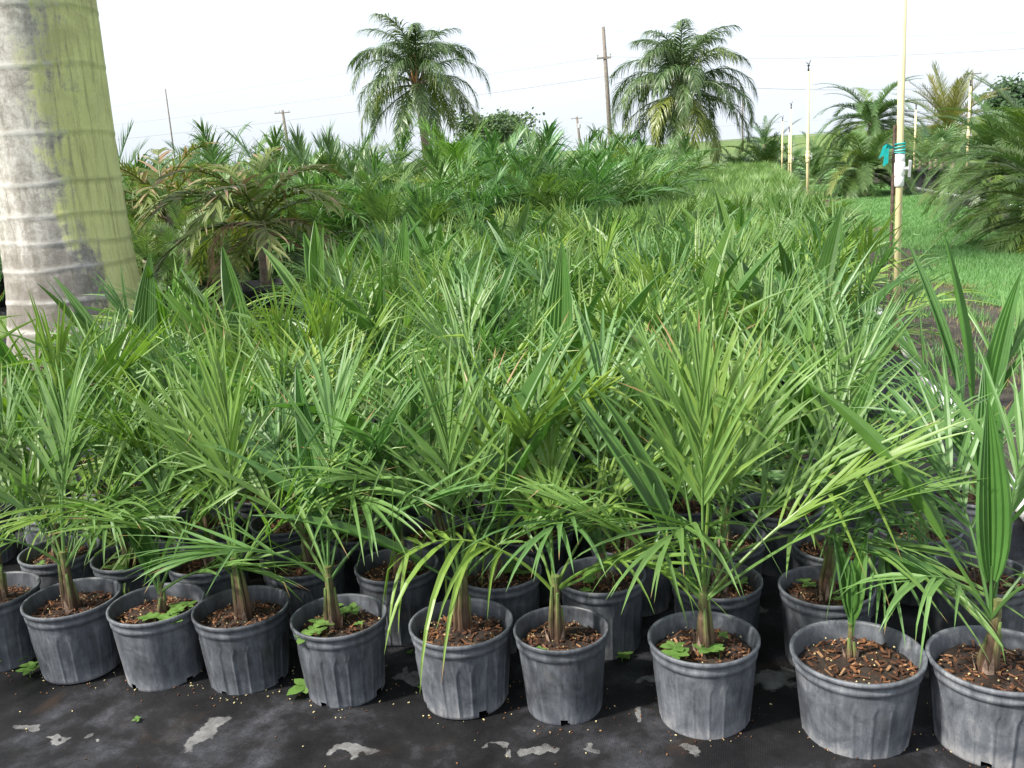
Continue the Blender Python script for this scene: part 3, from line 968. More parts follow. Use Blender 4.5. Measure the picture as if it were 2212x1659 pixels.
# ------------------------------------------------------------------ royal palm trunk
def royal_material():
    m, n, b = new_mat('royal_palm_bark')
    co_ = coord(n)
    sx = n.nodes.new('ShaderNodeSeparateXYZ'); n.links.new(co_, sx.inputs[0])
    st = noise(n, 15, 6, coord(n, scale=(1, 1, .10)), 0.7)
    st2 = noise(n, 34, 5, coord(n, scale=(1, 1, .05)), 0.7)
    bl = noise(n, 4.2, 7, co_, 0.65, 0.5)
    fine = noise(n, 85, 5, co_, .85)
    mot = noise(n, 19, 7, co_, .75, .6)
    # algae grows on one flank
    ax = math_(n, 'ADD', math_(n, 'MULTIPLY', sx.outputs[0], .82), math_(n, 'MULTIPLY', sx.outputs[1], .57))
    k = math_(n, 'ADD', math_(n, 'MULTIPLY', ax, 1.5), math_(n, 'MULTIPLY', math_(n, 'SUBTRACT', bl, .5), 0.9))
    k = math_(n, 'ADD', k, math_(n, 'MULTIPLY', math_(n, 'SUBTRACT', st, .5), 0.8))
    low = maprange(n, sx.outputs[2], .2, 1.1, -.62, -.10)
    k = math_(n, 'ADD', k, math_(n, 'MULTIPLY', math_(n, 'SUBTRACT', mot, .5), 0.8))
    k = math_(n, 'ADD', k, math_(n, 'MULTIPLY', math_(n, 'SUBTRACT', noise(n, 1.7, 5, co_, .6), .5), 1.0))
    alg = maprange(n, math_(n, 'ADD', k, low), -.16, .14)
    grey = ramp(n, math_(n, 'ADD', math_(n, 'MULTIPLY', bl, .35), math_(n, 'ADD', math_(n, 'MULTIPLY', st, .25), math_(n, 'MULTIPLY', mot, .40))), [(.34, (.13, .115, .095)), (.47, (.30, .28, .245)), (.56, (.50, .48, .44)), (.68, (.72, .70, .67))])
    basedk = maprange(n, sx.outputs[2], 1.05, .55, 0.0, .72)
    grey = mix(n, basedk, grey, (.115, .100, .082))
    green = ramp(n, math_(n, 'ADD', math_(n, 'MULTIPLY', st2, .6), math_(n, 'MULTIPLY', st, .4)), [(.33, (.17, .165, .08)), (.41, (.36, .37, .16)), (.50, (.55, .58, .23)), (.68, (.62, .64, .30))])
    upg = maprange(n, sx.outputs[2], 1.2, 2.6, 0, .55)
    green = mix(n, math_(n, 'MULTIPLY', upg, maprange(n, bl, .4, .6)), green, (.28, .25, .14))
    c = mix(n, alg, grey, green)
    c = mix(n, maprange(n, fine, .58, .70, 0, .65), c, (.07, .065, .045))
    c = mix(n, maprange(n, st2, .60, .72, 0, .7), c, (.11, .105, .05))
    at_ = n.nodes.new('ShaderNodeAttribute'); at_.attribute_name = 'tip'
    c = mix(n, math_(n, 'MULTIPLY', at_.outputs['Fac'], maprange(n, bl, .35, .6, .35, .95)), c, mix(n, alg, (.62, .60, .56), (.30, .32, .13)))
    n.links.new(c, b.inputs['Base Color']); b.inputs['Roughness'].default_value = .85
    bump(n, b, math_(n, 'ADD', math_(n, 'MULTIPLY', st2, .5), math_(n, 'ADD', fine, mot)), .4, .008)
    return m


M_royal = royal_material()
q = random.Random(4)
rp = empty('royal_palm', (tcx, TY, 0))
tag(rp, 'massive royal palm with a ringed grey trunk stained green, beside the bed', 'palm tree')
mb = MB()
rings = []
z = .18
while z < 9.5:
    rings.append((z, q.uniform(-.02, .02), q.uniform(0, 6.28))); z += q.uniform(.15, .27) if z < 1.4 else q.uniform(.26, .48)
zs_ = []
z = -.02
while z < 9.6:
    zs_.append(z); z += .016 if z < 3.4 else .09
def tr_r(z):
    return .42 + .19 * math.exp(-max(z, 0) / .45) + .05 * math.exp(-((z - 3.2) / 1.6) ** 2) - (.11 * max(0, z - 3.5) / 6)
NA = 72
for z in zs_:
    for j in range(NA):
        g = 2 * math.pi * j / NA
        t = 0; r_ = tr_r(z)
        for (rz, tilt, p) in rings:
            dz = z - rz - tilt * math.cos(g - p) - .006 * math.sin(5 * g + rz * 30)
            if abs(dz) < .06:
                e = math.exp(-(dz / .013) ** 2)
                t += e; r_ += .004 * e - .002 * math.exp(-((dz + .035) / .018) ** 2)
        r_ += .006 * math.sin(3 * g + z) + .003 * math.sin(9 * g + 2 * z)
        for (cg, cz, ch) in ((-1.0, .95, .20), (-.45, .72, .12), (-1.75, 1.0, .16), (-1.35, .62, .10)):     # old splits in the bark
            if abs(z - cz) < ch: r_ -= .022 * max(0, 1 - abs(g - (cg % (2 * math.pi))) / .055) * (1 - abs(z - cz) / ch)
        mb.v.append(Vector((r_ * math.cos(g), r_ * math.sin(g), z))); mb.t.append(min(1, t)); mb.r.append(0)
for i in range(len(zs_) - 1):
    for j in range(NA):
        mb.quad(i * NA + j, i * NA + (j + 1) % NA, (i + 1) * NA + (j + 1) % NA, (i + 1) * NA + j)
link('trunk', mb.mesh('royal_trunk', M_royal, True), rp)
mb = MB()
for i in range(160):                                   # root mat at the foot
    g = q.uniform(0, 6.28); l = q.uniform(.04, .16); d = Vector((math.cos(g), math.sin(g), 0)); r_ = tr_r(.1)
    mb.tube([d * (r_ - .03) + Vector((0, 0, q.uniform(.08, .22))), d * (r_ + .02 + l * .4) + Vector((0, 0, .05)), d * (r_ + .04 + l) + Vector((0, 0, -.01))], [.012, .012, .007], 5)
link('root_mat', mb.mesh('root_mat', M_rust), rp)
mb = MB()
mb.lathe([(.30, 0), (.31, .4), (.27, 1.0), (.17, 1.6), (.10, 1.9), (.0, 2.0)], 24)
link('crown_shaft', mb.mesh('crown_shaft', M_stem, True), rp, (0, 0, 9.5))
RF = [frond(900 + i, 3.2, 60 - 22 * i, 60 + 12 * i, .12, 40, .75, .05, 65, 30, 10, 1.3, 3, 0, plum=25, kink=0, rr=.035, rn=12).mesh('royal_frond', M_queen) for i in range(3)]
for i in range(13):
    link('frond', RF[i % 3], rp, (0, 0, 11.2), (0, 0, i * 2.4), q.uniform(.9, 1.1))

# ------------------------------------------------------------------ bigger palms
def fset(pre, mat, n, **k):
    """fronds of one kind at several steepnesses, each modelled with its own droop"""
    out = []
    base = dict(k)
    es = base.pop('elevs'); bs = base.pop('bends')
    for i, (e, b) in enumerate(zip(es, bs)):
        out.append([frond(pre + 10 * i + j, elev=e, bend=b, **base).mesh('palm_frond', mat) for j in range(n)])
    return out


DATE = fset(1000, M_date, 2, elevs=(82, 66, 50, 32, 12, -8), bends=(45, 60, 72, 78, 72, 60), Lf=1.0, pet=.14, pairs=40, ll=.22, lw=.015, a0=62, a1=28, vee=12, g=.35, segs=2, fold=0, jit=6, kink=0, rr=.006, prof=(.6, 1, .45), nr=4)
LONG = fset(1200, M_long, 2, elevs=(84, 70, 55, 38, 20, 0), bends=(36, 55, 70, 80, 80, 65), Lf=1.2, pet=.22, pairs=30, ll=.52, lw=.026, a0=55, a1=18, vee=15, g=.9, segs=4, fold=0, jit=9, plum=12, kink=.3, rr=.008, prof=(.6, 1, .5), nr=4)
BLUE = fset(1400, M_blue, 2, elevs=(86, 76, 64, 50, 32, 12), bends=(25, 34, 46, 60, 70, 70), Lf=1.3, pet=.18, pairs=38, ll=.44, lw=.020, a0=48, a1=16, vee=30, g=.25, segs=3, fold=0, jit=7, plum=10, kink=.05, rr=.009, prof=(.5, 1, .5), nr=4)
DRY = fset(1600, M_dry, 2, elevs=(80, 66, 50, 34, 14, -15), bends=(80, 95, 100, 95, 85, 60), Lf=1.0, pet=.18, pairs=22, ll=.30, lw=.034, a0=58, a1=25, vee=10, g=1.2, segs=4, fold=.12, jit=12, kink=.4, rr=.010, prof=(.7, 1, .6), nr=5, missing=.12)
DEAD = fset(1700, M_dead, 2, elevs=(30, -20), bends=(120, 60), Lf=.8, pet=.18, pairs=18, ll=.24, lw=.022, a0=35, a1=15, vee=-10, g=2.0, segs=3, fold=.2, jit=14, kink=.4, rr=.009, missing=.15)
QUEEN = fset(1800, M_queen, 3, elevs=(82, 66, 48, 28, 5, -25), bends=(95, 115, 125, 118, 95, 60), Lf=3.0, pet=.16, pairs=80, ll=.85, lw=.036, a0=60, a1=26, vee=-5, g=3.2, segs=5, fold=0, jit=14, plum=22, kink=.1, rr=.022, prof=(.55, 1, .55), nr=5)
STIFF = fset(2000, M_gold, 2, elevs=(80, 62, 45, 28, 8, -10), bends=(18, 28, 36, 44, 50, 40), Lf=1.7, pet=.14, pairs=44, ll=.36, lw=.022, a0=60, a1=26, vee=25, g=.15, segs=2, fold=0, jit=6, kink=0, rr=.014, nr=4)
BIGD = fset(2200, M_date, 2, elevs=(82, 64, 46, 28, 8, -12), bends=(55, 74, 90, 95, 88, 60), Lf=1.5, pet=.10, pairs=66, ll=.28, lw=.017, a0=64, a1=30, vee=14, g=.5, segs=3, fold=0, jit=6, kink=0, rr=.011, prof=(.6, 1, .45), nr=4)


def container_mesh(r=.26, h=.40):
    mb = MB()
    mb.lathe([(.001, .02), (r * .84, .0), (r * .86, .01), (r * .93, h * .5), (r * .965, h * .86), (r, h * .87), (r, h * .93), (r * 1.01, h * .94), (r * 1.01, h), (r * .97, h), (r * .95, h * .86), (.001, h * .86)], 40)
    me = mb.mesh('container', M_bigpot, True)
    return me


CONT = container_mesh()


def trunk_mesh(h, r0, r1, seed=0, lean=.05, k=14, mat=None, bulge=0):
    q = random.Random(seed)
    mb = MB()
    a = q.uniform(0, 6.28)
    pts = [Vector((lean * h * (u * u) * math.cos(a), lean * h * (u * u) * math.sin(a), h * u)) for u in [i / (k - 1) for i in range(k)]]
    rad = [(r0 + (r1 - r0) * i / (k - 1)) * (1 + .08 * (i % 2)) + bulge * math.exp(-((i / (k - 1) - .93) / .12) ** 2) for i in range(k)]
    mb.tube(pts, rad, 12)
    return mb.mesh('trunk', mat or M_trunkb, True), pts[-1]


def palm(name, label, group, x, Y, fs, n, Lk, th, tr, seed, cont=None, tint=(1, 1, 1), erange=(0, 5), dead=0, cat='palm', lean=.05, z0=0, rootball=True):
    q = random.Random(seed)
    t = empty(name, (x, Y, z0), 0)
    tag(t, label, cat, group)
    zb = 0
    if cont:
        link('container', CONT, t, (0, 0, .006), s=cont)
        zb = .34 * cont
    me, top = trunk_mesh(th, tr, tr * .8, seed, lean)
    link('trunk', me, t, (0, 0, zb - .02))
    a = q.uniform(0, 6.28)
    for i in range(n):
        u = i / max(1, n - 1)
        lv = erange[0] + (erange[1] - erange[0]) * u ** .85 + q.uniform(-.4, .4)
        c = fs[max(0, min(len(fs) - 1, int(round(lv))))]
        a += 2.399 + q.uniform(-.3, .3)
        link('frond', q.choice(c), t, (top.x, top.y, zb + top.z - .03 - .05 * u * Lk), (q.uniform(-.08, .08), q.uniform(-.08, .08), a), Lk * q.uniform(.85, 1.1), tuple(c_ * q.uniform(.92, 1.08) for c_ in tint))
    for i in range(dead):
        link('dead_frond', q.choice(q.choice(DEAD)), t, (top.x, top.y, zb + top.z - .10), (0, 0, q.uniform(0, 6.28)), Lk * q.uniform(.8, 1.1))
    return t


GT = 'larger container palms behind the bed'
LONGLAB = ['bright long-leaved palm just behind the big strap-leaved young palm', 'long-leaved palm between the scorched palm and the bright one', '', 'long-leaved palm next to the yellow-green one', 'long-leaved palm in front of the dark broadleaf tree', 'palm with drooping top fronds beneath the dark tree edge', 'shaggy long-leaved palm below the small far pole', 'long-leaved palm with tan lower fronds where the bed narrows', 'long-leaved palm right under the small far pole', 'long-leaved palm at the foot of the tall wooden pole', 'long-leaved palm rising just behind the tall pole foot', 'low palm where the taller block ends by the full queen palm', 'long-leaved palm behind and between the two scorched palms', 'long-leaved palm behind the scorched palm beside the trunk', 'long-leaved palm below the ragged queen palm trunk', 'long-leaved palm behind the yellow-green one', 'long-leaved palm behind the trunk-side scorched palm', 'last low palm of the block under the full queen palm', 'back-row palm under the dark broadleaf tree', '', '', 'low long-leaved palm on the bed edge near the bright one', 'low dark palm on the bed edge below the yellow-green one', 'low palm on the bed edge below the blue-green palm', 'low tan-tinged palm on the bed edge below the small far pole']
def tall(px, ytop, Y, fs, n, Lk, label, rise, base=1.0, cont=1.0, **k):
    """container palm whose crown reaches picture row ytop when standing at depth Y"""
    top = zt(px, ytop, Y)
    zb = .34 * cont
    th = max(.12, top - zb - rise * Lk)
    return palm('container_palm', label, k.pop('group', GT), at(px, Y), Y, fs, n, Lk, th, k.pop('tr', .045), int(px * 7 + Y * 10), cont, **k)


tall(590, 292, 7.3, DRY, 22, 1.0, 'scorched container palm with brown drooping fronds and a dead frond hanging over its big pot', .66, cont=1.2, dead=4, tr=.05, tint=(1.25, 1.15, 1.0))
tall(395, 300, 9.3, DRY, 20, 1.1, 'scorched container palm with browned arching fronds next to the royal palm trunk', .68, cont=1.1, dead=4, tr=.05, tint=(1.25, 1.12, .95))
tall(690, 490, 7.6, DRY, 9, .6, 'low container palm with grey-green scorched fronds beside a big black container', .5, cont=1.1, dead=2, tint=(.7, .9, 1.1))
for i, (px, yt, Y) in enumerate(((425, 440, 8.1), (335, 470, 8.3), (490, 480, 8.6), (400, 530, 7.9), (290, 400, 9.0))):
    tall(px, yt, Y, DATE, 26, .72, ['tallest feathery date palm below the trunk-side scorched palm', 'feathery date palm touching the royal palm trunk', 'feathery date palm beside the big-potted scorched palm', 'lowest feathery date palm, at the front of its cluster', 'feathery date palm half behind the royal palm trunk'][i], .55, group='feathery date palms by the trunk', cont=.8, tint=(1.1, 1.12, 1.0))
for i, (px, yt, Y, Lk) in enumerate(((745, 250, 11.8, 1.0), (690, 270, 12.6, 1.0), (800, 300, 12.2, .95), (255, 280, 12.2, 1.0), (640, 300, 13.4, 1.0), (1150, 330, 12.6, .85))):
    tall(px, yt, Y, BLUE, 24, Lk * 1.1, ['tallest blue-green container palm, just in front of the crossarmed pole', 'blue-green upright palm beneath the crossarmed utility pole', 'blue-green upright palm between the crossarmed pole and ragged queen palm', 'dark blue-green palm poking out beside the royal palm trunk', 'blue-green upright palm directly behind the big-potted scorched palm', ''][i] if px < 1000 else 'dark blue-green container palm in the thick of the taller palms',
         1.36, group='blue-green upright container palms' if px < 1000 else GT, tint=(1, 1, .95))
for i, (px, yt, Y, Lk, tn) in enumerate(((880, 385, 9.9, .85, (1, 1.05, 1)), (790, 400, 10.4, .85, (1, 1.02, .95)), (1000, 270, 12.6, .95, (1.5, 1.3, .8)), (950, 330, 11.6, .9, (1.1, 1.08, .9)), (1085, 335, 12.3, .95, (1, 1.05, 1)),
                                         (1190, 285, 14.0, 1.0, (.85, 1, 1.05)), (1290, 375, 12.0, .85, (.9, 1, .95)), (1350, 385, 12.6, .8, (1.05, 1.02, .85)), (1250, 320, 15.5, .95, (.95, 1, 1)),
                                         (1400, 335, 16.5, .9, (.95, 1, .95)), (1330, 330, 18.0, 1.0, (.9, 1, 1)), (1430, 360, 19, .9, (1, 1, .9)), (540, 330, 11.6, .95, (1.15, 1.1, .9)), (450, 330, 12.4, .95, (1.1, 1.1, .9)),
                                         (860, 320, 14.5, 1.0, (1, 1, .95)), (1030, 320, 15.5, 1.0, (1, 1, .95)), (330, 330, 13.2, 1.0, (1, 1, .95)), (1480, 365, 24, .9, (.95, 1, .95)), (1110, 330, 18, 1.0, (.95, 1, 1)),
                                         (-20, 420, 9.6, .95, (1, 1, .9)), (60, 360, 12, 1.0, (1, 1, .95)), (930, 470, 9.6, .6, (.9, 1, .95)), (1040, 450, 10.6, .7, (.85, 1, 1)), (1180, 430, 11.2, .75, (.9, 1, .95)), (1240, 440, 11.3, .7, (1.05, 1, .85)))):
    lab, gr = ('long-leaved green container palm among the taller palms behind the bed', 'long-leaved container palms')
    lab = LONGLAB[i] or lab
    if tn[0] > 1.3: lab, gr = 'yellow-green container palm standing out among the darker taller palms', GT
    if px < 100: lab, gr = 'long-leaved container palm half hidden behind the royal palm trunk', 'palms hidden behind the trunk'
    tall(px, yt, Y, LONG, 24, Lk * 1.12, lab, 1.08, group=gr, tint=tn)
qx = random.Random(31)
for i, (px, yt, Y) in enumerate(((560, 400, 10.2), (640, 400, 10.6), (730, 420, 10.0), (840, 440, 9.4), (470, 400, 10.4), (980, 400, 11.0), (1130, 400, 11.6), (320, 420, 10.3), (1060, 300, 13.4), (900, 330, 12.9), (610, 330, 12.0), (500, 300, 13.8), (400, 320, 13.0), (1300, 350, 14.5), (1390, 390, 13.6))):
    tall(px, yt, Y, LONG if i % 3 else DATE, 26, 1.0 if i % 3 else 1.15, 'green container palm filling the middle of the taller block behind the bed', .95 if i % 3 else .8, group='container palms filling the block', tint=(1.1, 1.08, .95))
for i in range(14):                                     # further back in the same block
    Y = qx.uniform(17, 27); px = qx.uniform(240, 1180)
    tall(px, 330 + qx.uniform(-15, 25) + (700 - px) * .03, Y, qx.choice((LONG, BLUE, LONG)), 14, 1.05, 'container palm in the back rows, only its top fronds showing over the others', .9, group='container palms in the back rows', tint=(.9, 1, 1))

# ------------------------------------------------------------------ two tall queen palms
def queen(px, ytop, ybase_trunk, Y, label, seed, n, lean, scale):
    q = random.Random(seed)
    x = at(px, Y)
    top = zt(px, ytop, Y)
    t = empty('queen_palm', (x, Y, 0))
    tag(t, label, 'palm tree', 'tall queen palms behind the nursery')
    th = top - 1.9 * scale
    me, tp = trunk_mesh(th, .16, .15, seed, lean, 26, None, .06)
    link('trunk', me, t)
    mb = MB()
    for i in range(16):                                # stubs of old leaf stalks
        g = i * 2.4; u = i / 15; d = Vector((math.cos(g), math.sin(g), 0)); b = tp + Vector((0, 0, -.75 + .8 * u))
        mb.tube([b + d * .10, b + d * .22 + Vector((0, 0, .22)), b + d * .42 + Vector((0, 0, .60))], [.08, .055, .022], 6)
    link('leaf_bases', mb.mesh('leaf_bases', M_trunkb, True), t)
    mb = MB()
    for g in (-1.9, -1.2):
        d = Vector((math.cos(g), math.sin(g), 0))
        mb.tube([tp + d * .12 + Vector((0, 0, -.2)), tp + d * .22 + Vector((0, 0, .4)), tp + d * .26 + Vector((0, 0, 1.0))], [.09, .07, .02], 7)
    link('orange_stalks', mb.mesh('orange_stalks', M_orange, True), t)
    a = q.uniform(0, 6)
    for i in range(n):
        u = i / (n - 1)
        c = QUEEN[min(5, int(u * 5.6 + q.uniform(-.3, .3)) if u * 5.6 > .3 else 0)]
        a += 2.399 + q.uniform(-.25, .25)
        br = q.uniform(.85, 1.15)
        tint = (br, br, br) if u < .72 or q.random() < .5 else (1.9 * br, 1.45 * br, .75 * br)
        link('frond', q.choice(c), t, (tp.x, tp.y, tp.z + .15 - .35 * u), (q.uniform(-.06, .06), q.uniform(-.06, .06), a), scale * q.uniform(.82, 1.06), tint)
    return t


queen(930, 48, 330, 37, 'tall queen palm with ragged drooping crown, beside the dark leafy tree', 11, 40, .05, 1.12)
queen(1472, 70, 360, 36, 'tall queen palm with a full weeping crown near the utility pole', 23, 48, .02, 1.08)


# ------------------------------------------------------------------ right side palms
GR = 'date palms lining the grass path'
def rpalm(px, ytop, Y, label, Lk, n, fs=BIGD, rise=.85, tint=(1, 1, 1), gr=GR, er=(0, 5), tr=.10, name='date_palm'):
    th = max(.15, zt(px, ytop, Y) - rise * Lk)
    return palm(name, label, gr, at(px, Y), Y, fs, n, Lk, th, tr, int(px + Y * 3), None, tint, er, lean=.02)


rpalm(1868, 275, 24.6, 'bushy date palm with fronds sweeping down to the grass path', 1.15, 74, er=(1, 5))
rpalm(1880, 172, 29.5, 'taller date palm rising behind the bushy one beside the grass path', 1.3, 70, tint=(.95, 1, 1.05), er=(1, 5))
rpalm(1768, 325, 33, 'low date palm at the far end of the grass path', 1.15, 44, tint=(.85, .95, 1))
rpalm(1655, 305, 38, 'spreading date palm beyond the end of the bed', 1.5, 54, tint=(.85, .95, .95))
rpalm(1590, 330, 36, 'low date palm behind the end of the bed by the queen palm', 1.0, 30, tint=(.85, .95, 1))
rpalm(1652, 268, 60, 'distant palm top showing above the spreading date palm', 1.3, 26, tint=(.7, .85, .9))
rpalm(2245, 225, 15.2, 'large overhanging date palm with orange-tipped lower fronds by the grass', 1.2, 84, tint=(1.0, 1.03, .95))
rpalm(2150, 235, 20.5, 'date palm behind the large overhanging one', 1.15, 70, tint=(.95, 1, 1))
rpalm(2290, 300, 12.5, 'date palm at the path edge with browning lower fronds, on bare dirt', 1.05, 70, tint=(1.1, 1.05, .85))
rpalm(2045, 165, 42, 'golden stiff-leaved palm standing above the date palms', 1.45, 46, STIFF, 1.3, gr='golden palms', tr=.22, name='golden_palm')
rpalm(1960, 300, 34, 'date palm in the middle of the far planting', 1.0, 34, tint=(.9, 1, .95))
rpalm(2080, 285, 38, 'dense date palm below the golden palm', 1.1, 34, tint=(.9, 1, .9))
rpalm(2000, 275, 44, 'small date palm behind the planting, next to the golden palm', 1.0, 30, tint=(.9, .95, .9))
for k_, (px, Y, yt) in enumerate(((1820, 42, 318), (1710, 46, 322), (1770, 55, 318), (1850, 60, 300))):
    rpalm(px, yt, Y, ['low far palm beside the taller date palm', 'low far palm beyond the shorter sprinkler riser', 'low far palm at the foot of the green bank', 'farther low palm hidden behind the taller date palm'][k_], 1.1, 22, tint=(.8, .92, .95), gr='far low palms')


def fan_leaf(seed, Lf=.45, n=22):
    q = random.Random(seed)
    mb = MB()
    mb.tube([(0, 0, 0), (Lf * .5, 0, Lf * .42), (Lf * .8, 0, Lf * .62)], .006, 4, caps=False)
    c = Vector((Lf * .8, 0, Lf * .62)); T = Vector((.75, 0, .66)).normalized(); S = Vector((0, 1, 0)); N = T.cross(S)
    for i in range(n):
        a = R(-135 + 270 * i / (n - 1))
        d = T * math.cos(a) + S * math.sin(a) - N * .1
        leaflet(mb, c, d, N, Lf * q.uniform(.8, 1.0), .022, .15, 3, .1, q.random())
    return mb.mesh('fan_leaf', M_blue)


FAN = [fan_leaf(60 + i) for i in range(2)]
for i, (px, Y) in enumerate(((1985, 26.5), (2008, 26.2), (2032, 25.9), (2056, 25.6), (2020, 27.4))):
    x = at(px, Y)
    t = empty('container_plant', (x, Y, .016))
    link('container', CONT, t, s=1.25)
    me, tp = trunk_mesh(.3, .05, .04, i)
    link('trunk', me, t, (0, 0, .4))
    if i == 4:
        tag(t, 'silvery fan palm in a black container behind the grass path', 'fan palm')
        for j in range(12): link('fan_leaf', FAN[j % 2], t, (0, 0, .72), (0, -.5 + .1 * j, j * 2.4), 1.5, (1.5, 1.4, 1.5))
    else:
        tag(t, ['first', 'second', 'third', 'fourth'][i] + ' bushy palm in a black container, counted from the bushy date palm', 'potted palm', 'containers behind the grass path')
        for j in range(10): link('frond', DATE[j % 5][j % 2], t, (0, 0, .68), (0, 0, j * 2.4), .75, (1, 1, .9))


# ------------------------------------------------------------------ broadleaf trees
def tree(px, ytop, Y, wpx, label, seed, flat=.6, tint=(1, 1, 1)):
    q = random.Random(seed)
    x = at(px, Y); top = zt(px, ytop, Y); rad = wpx * Y / F / 2
    t = empty('broadleaf_tree', (x, Y, 0)); tag(t, label, 'tree')
    mb = MB()
    cz = top - rad * flat
    mb.tube([(0, 0, 0), (.1, 0, cz * .4), (0, .1, cz * .75)], [.28, .22, .16], 10)
    cl = []
    for i in range(34):
        a = q.uniform(0, 6.28); e = q.uniform(-.35, 1); rr = rad * q.uniform(.35, .95)
        c = Vector((math.cos(a) * rr * math.cos(e), math.sin(a) * rr * math.cos(e), cz + rr * math.sin(e) * flat))
        cl.append(c)
        if i % 2: mb.tube([(0, .1, cz * .7), c * .5 + Vector((0, .05, cz * .42)), c], [.10, .06, .02], 6)
    link('trunk', mb.mesh('tree_trunk', M_bark, True), t)
    mb = MB()
    for c in cl:
        s = rad * q.uniform(.22, .36); br = q.random()
        for k in range(150):
            v = Vector((q.gauss(0, .5), q.gauss(0, .5), q.gauss(0, .28))) * s
            p = c + v; l = q.uniform(.10, .22)
            d = Vector((q.uniform(-1, 1), q.uniform(-1, 1), q.uniform(-.5, .4))).normalized(); s2 = d.orthogonal().normalized() * l * .45
            mb.add([p, p + d * l * .5 + s2, p + d * l, p + d * l * .5 - s2], [(0, 1, 2, 3)], 0, min(1, .5 * br + .5 * q.random()))
    link('crown', mb.mesh('tree_crown', M_tree), t, color=tint)
    return t


tree(1070, 235, 45, 190, 'dark layered broadleaf tree behind the ragged queen palm', 1, .62)
tree(2205, 158, 50, 150, 'dark broadleaf tree standing over the date palms', 2, .9, (.8, .9, .9))


# ------------------------------------------------------------------ risers, pipes
def riser(px, Y, X, h, label, full=False, seed=0, r=.021):
    t = empty('sprinkler_riser', (X, Y, 0)); tag(t, label, 'sprinkler', 'sprinkler risers along the bed')
    q = random.Random(seed)
    lx = -.035 if full else q.uniform(-.03, .03)
    mb = MB()
    mb.tube([(0, 0, 0), (lx * .5, 0, h * .5), (lx, 0, h)], r, 14)
    link('pipe', mb.mesh('riser_pipe', M_pvc, True), t)
    mb = MB()
    zc = 1.19 if full else q.uniform(.9, 1.3)
    c = lx * zc / h
    mb.lathe([(r + .001, zc - .11), (r + .009, zc - .105), (r + .009, zc - .05), (r + .006, zc - .045), (r + .012, zc - .035), (r + .012, zc + .04), (r + .006, zc + .045), (r + .009, zc + .05), (r + .009, zc + .09), (r + .001, zc + .095)], 18, (c, 0))
    v = link('valve', mb.mesh('valve', M_pvcw if full else M_pvc, True), t)
    mb = MB()
    mb.tube([(c + r, -.01, zc), (c + r + .03, -.012, zc)], .012, 8)
    mb.box((c + r + .036, -.014, zc), (.014, .03, .10), Matrix.Rotation(.25, 3, 'X'))
    link('valve_handle', mb.mesh('valve_handle', M_ceramic), v)
    mb = MB()
    mb.lathe([(.012, h), (.016, h + .005), (.016, h + .05), (.010, h + .055), (.010, h + .085), (.022, h + .09), (.022, h + .11), (.012, h + .115), (.001, h + .12)], 12, (lx, 0))
    mb.box((lx + .02, 0, h + .15), (.012, .012, .08), Matrix.Rotation(.4, 3, 'Y'))
    mb.box((lx - .02, 0, h + .14), (.05, .012, .012), Matrix.Rotation(.6, 3, 'Y'))
    link('sprinkler_head', mb.mesh('sprinkler_head', M_blackp), t)
    return t


main = riser(1945, 6.5, .925, 2.75, 'tall cream sprinkler riser with white valve and teal ribbon, beside a rusty rod', True, 1)
mb = MB()
for k, z in enumerate((1.345, 1.36, 1.375, 1.39)):
    mb.tube([(.030 * math.cos(a) - .012 - .012 * math.cos(2 * a), .030 * math.sin(a), z + .006 * math.sin(a + k)) for a in [j * 2 * math.pi / 14 for j in range(15)]], .005, 5)
for (dx, dz, tw) in ((-.05, -.10, .2), (-.075, -.05, .6)):
    p = Vector((-.055, -.02, 1.37)); e = p + Vector((dx, -.02, dz)); s = Vector((.015, 0, .009))
    m_ = p.lerp(e, .45) + Vector((-.02, -.01, .045))
    mb.add([p + s * .3, p - s * .3, m_ - s * .8, m_ + s * .8, e - s, e + s * 1.1], [(0, 1, 2, 3), (3, 2, 4, 5)])
tag(link('ribbon', mb.mesh('ribbon', M_teal)), 'teal plastic ribbon tied round the cream sprinkler riser and rusty rod', 'ribbon').location = (.925, 6.5, -.05)
mb = MB()
pts = [(0, 0, -.0 + 1.46 * i / 60) for i in range(61)]
mb.tube(pts, [.010 + .0022 * (i % 2) for i in range(61)], 8)
tag(link('rebar', mb.mesh('rebar', M_rust), None, (.875, 6.50, 0)), 'rusty ribbed steel rod standing against the cream sprinkler riser', 'rod')
riser(1750, 18.0, 1.00, 2.55, 'cream sprinkler riser with a black head, second along the bed edge', seed=3, r=.026)
riser(1712, 26.5, 1.05, 2.20, 'cream sprinkler riser further along, shorter than the second', seed=4, r=.026)
riser(1690, 34.0, 1.05, 2.05, 'farther cream sprinkler riser beyond the shorter one, one of two close together', seed=5, r=.028)
riser(1690, 35.0, 1.30, 1.7, 'low cream riser right beside the farther one at the end of the bed', seed=6, r=.028)
riser(1975, 27.5, at(1973, 27.5), 2.0, 'cream sprinkler riser standing among the date palms', seed=7, r=.026)
riser(2088, 24.0, at(2086, 24), 2.35, 'cream sprinkler riser rising between the date palms near the golden palm', seed=8, r=.026)

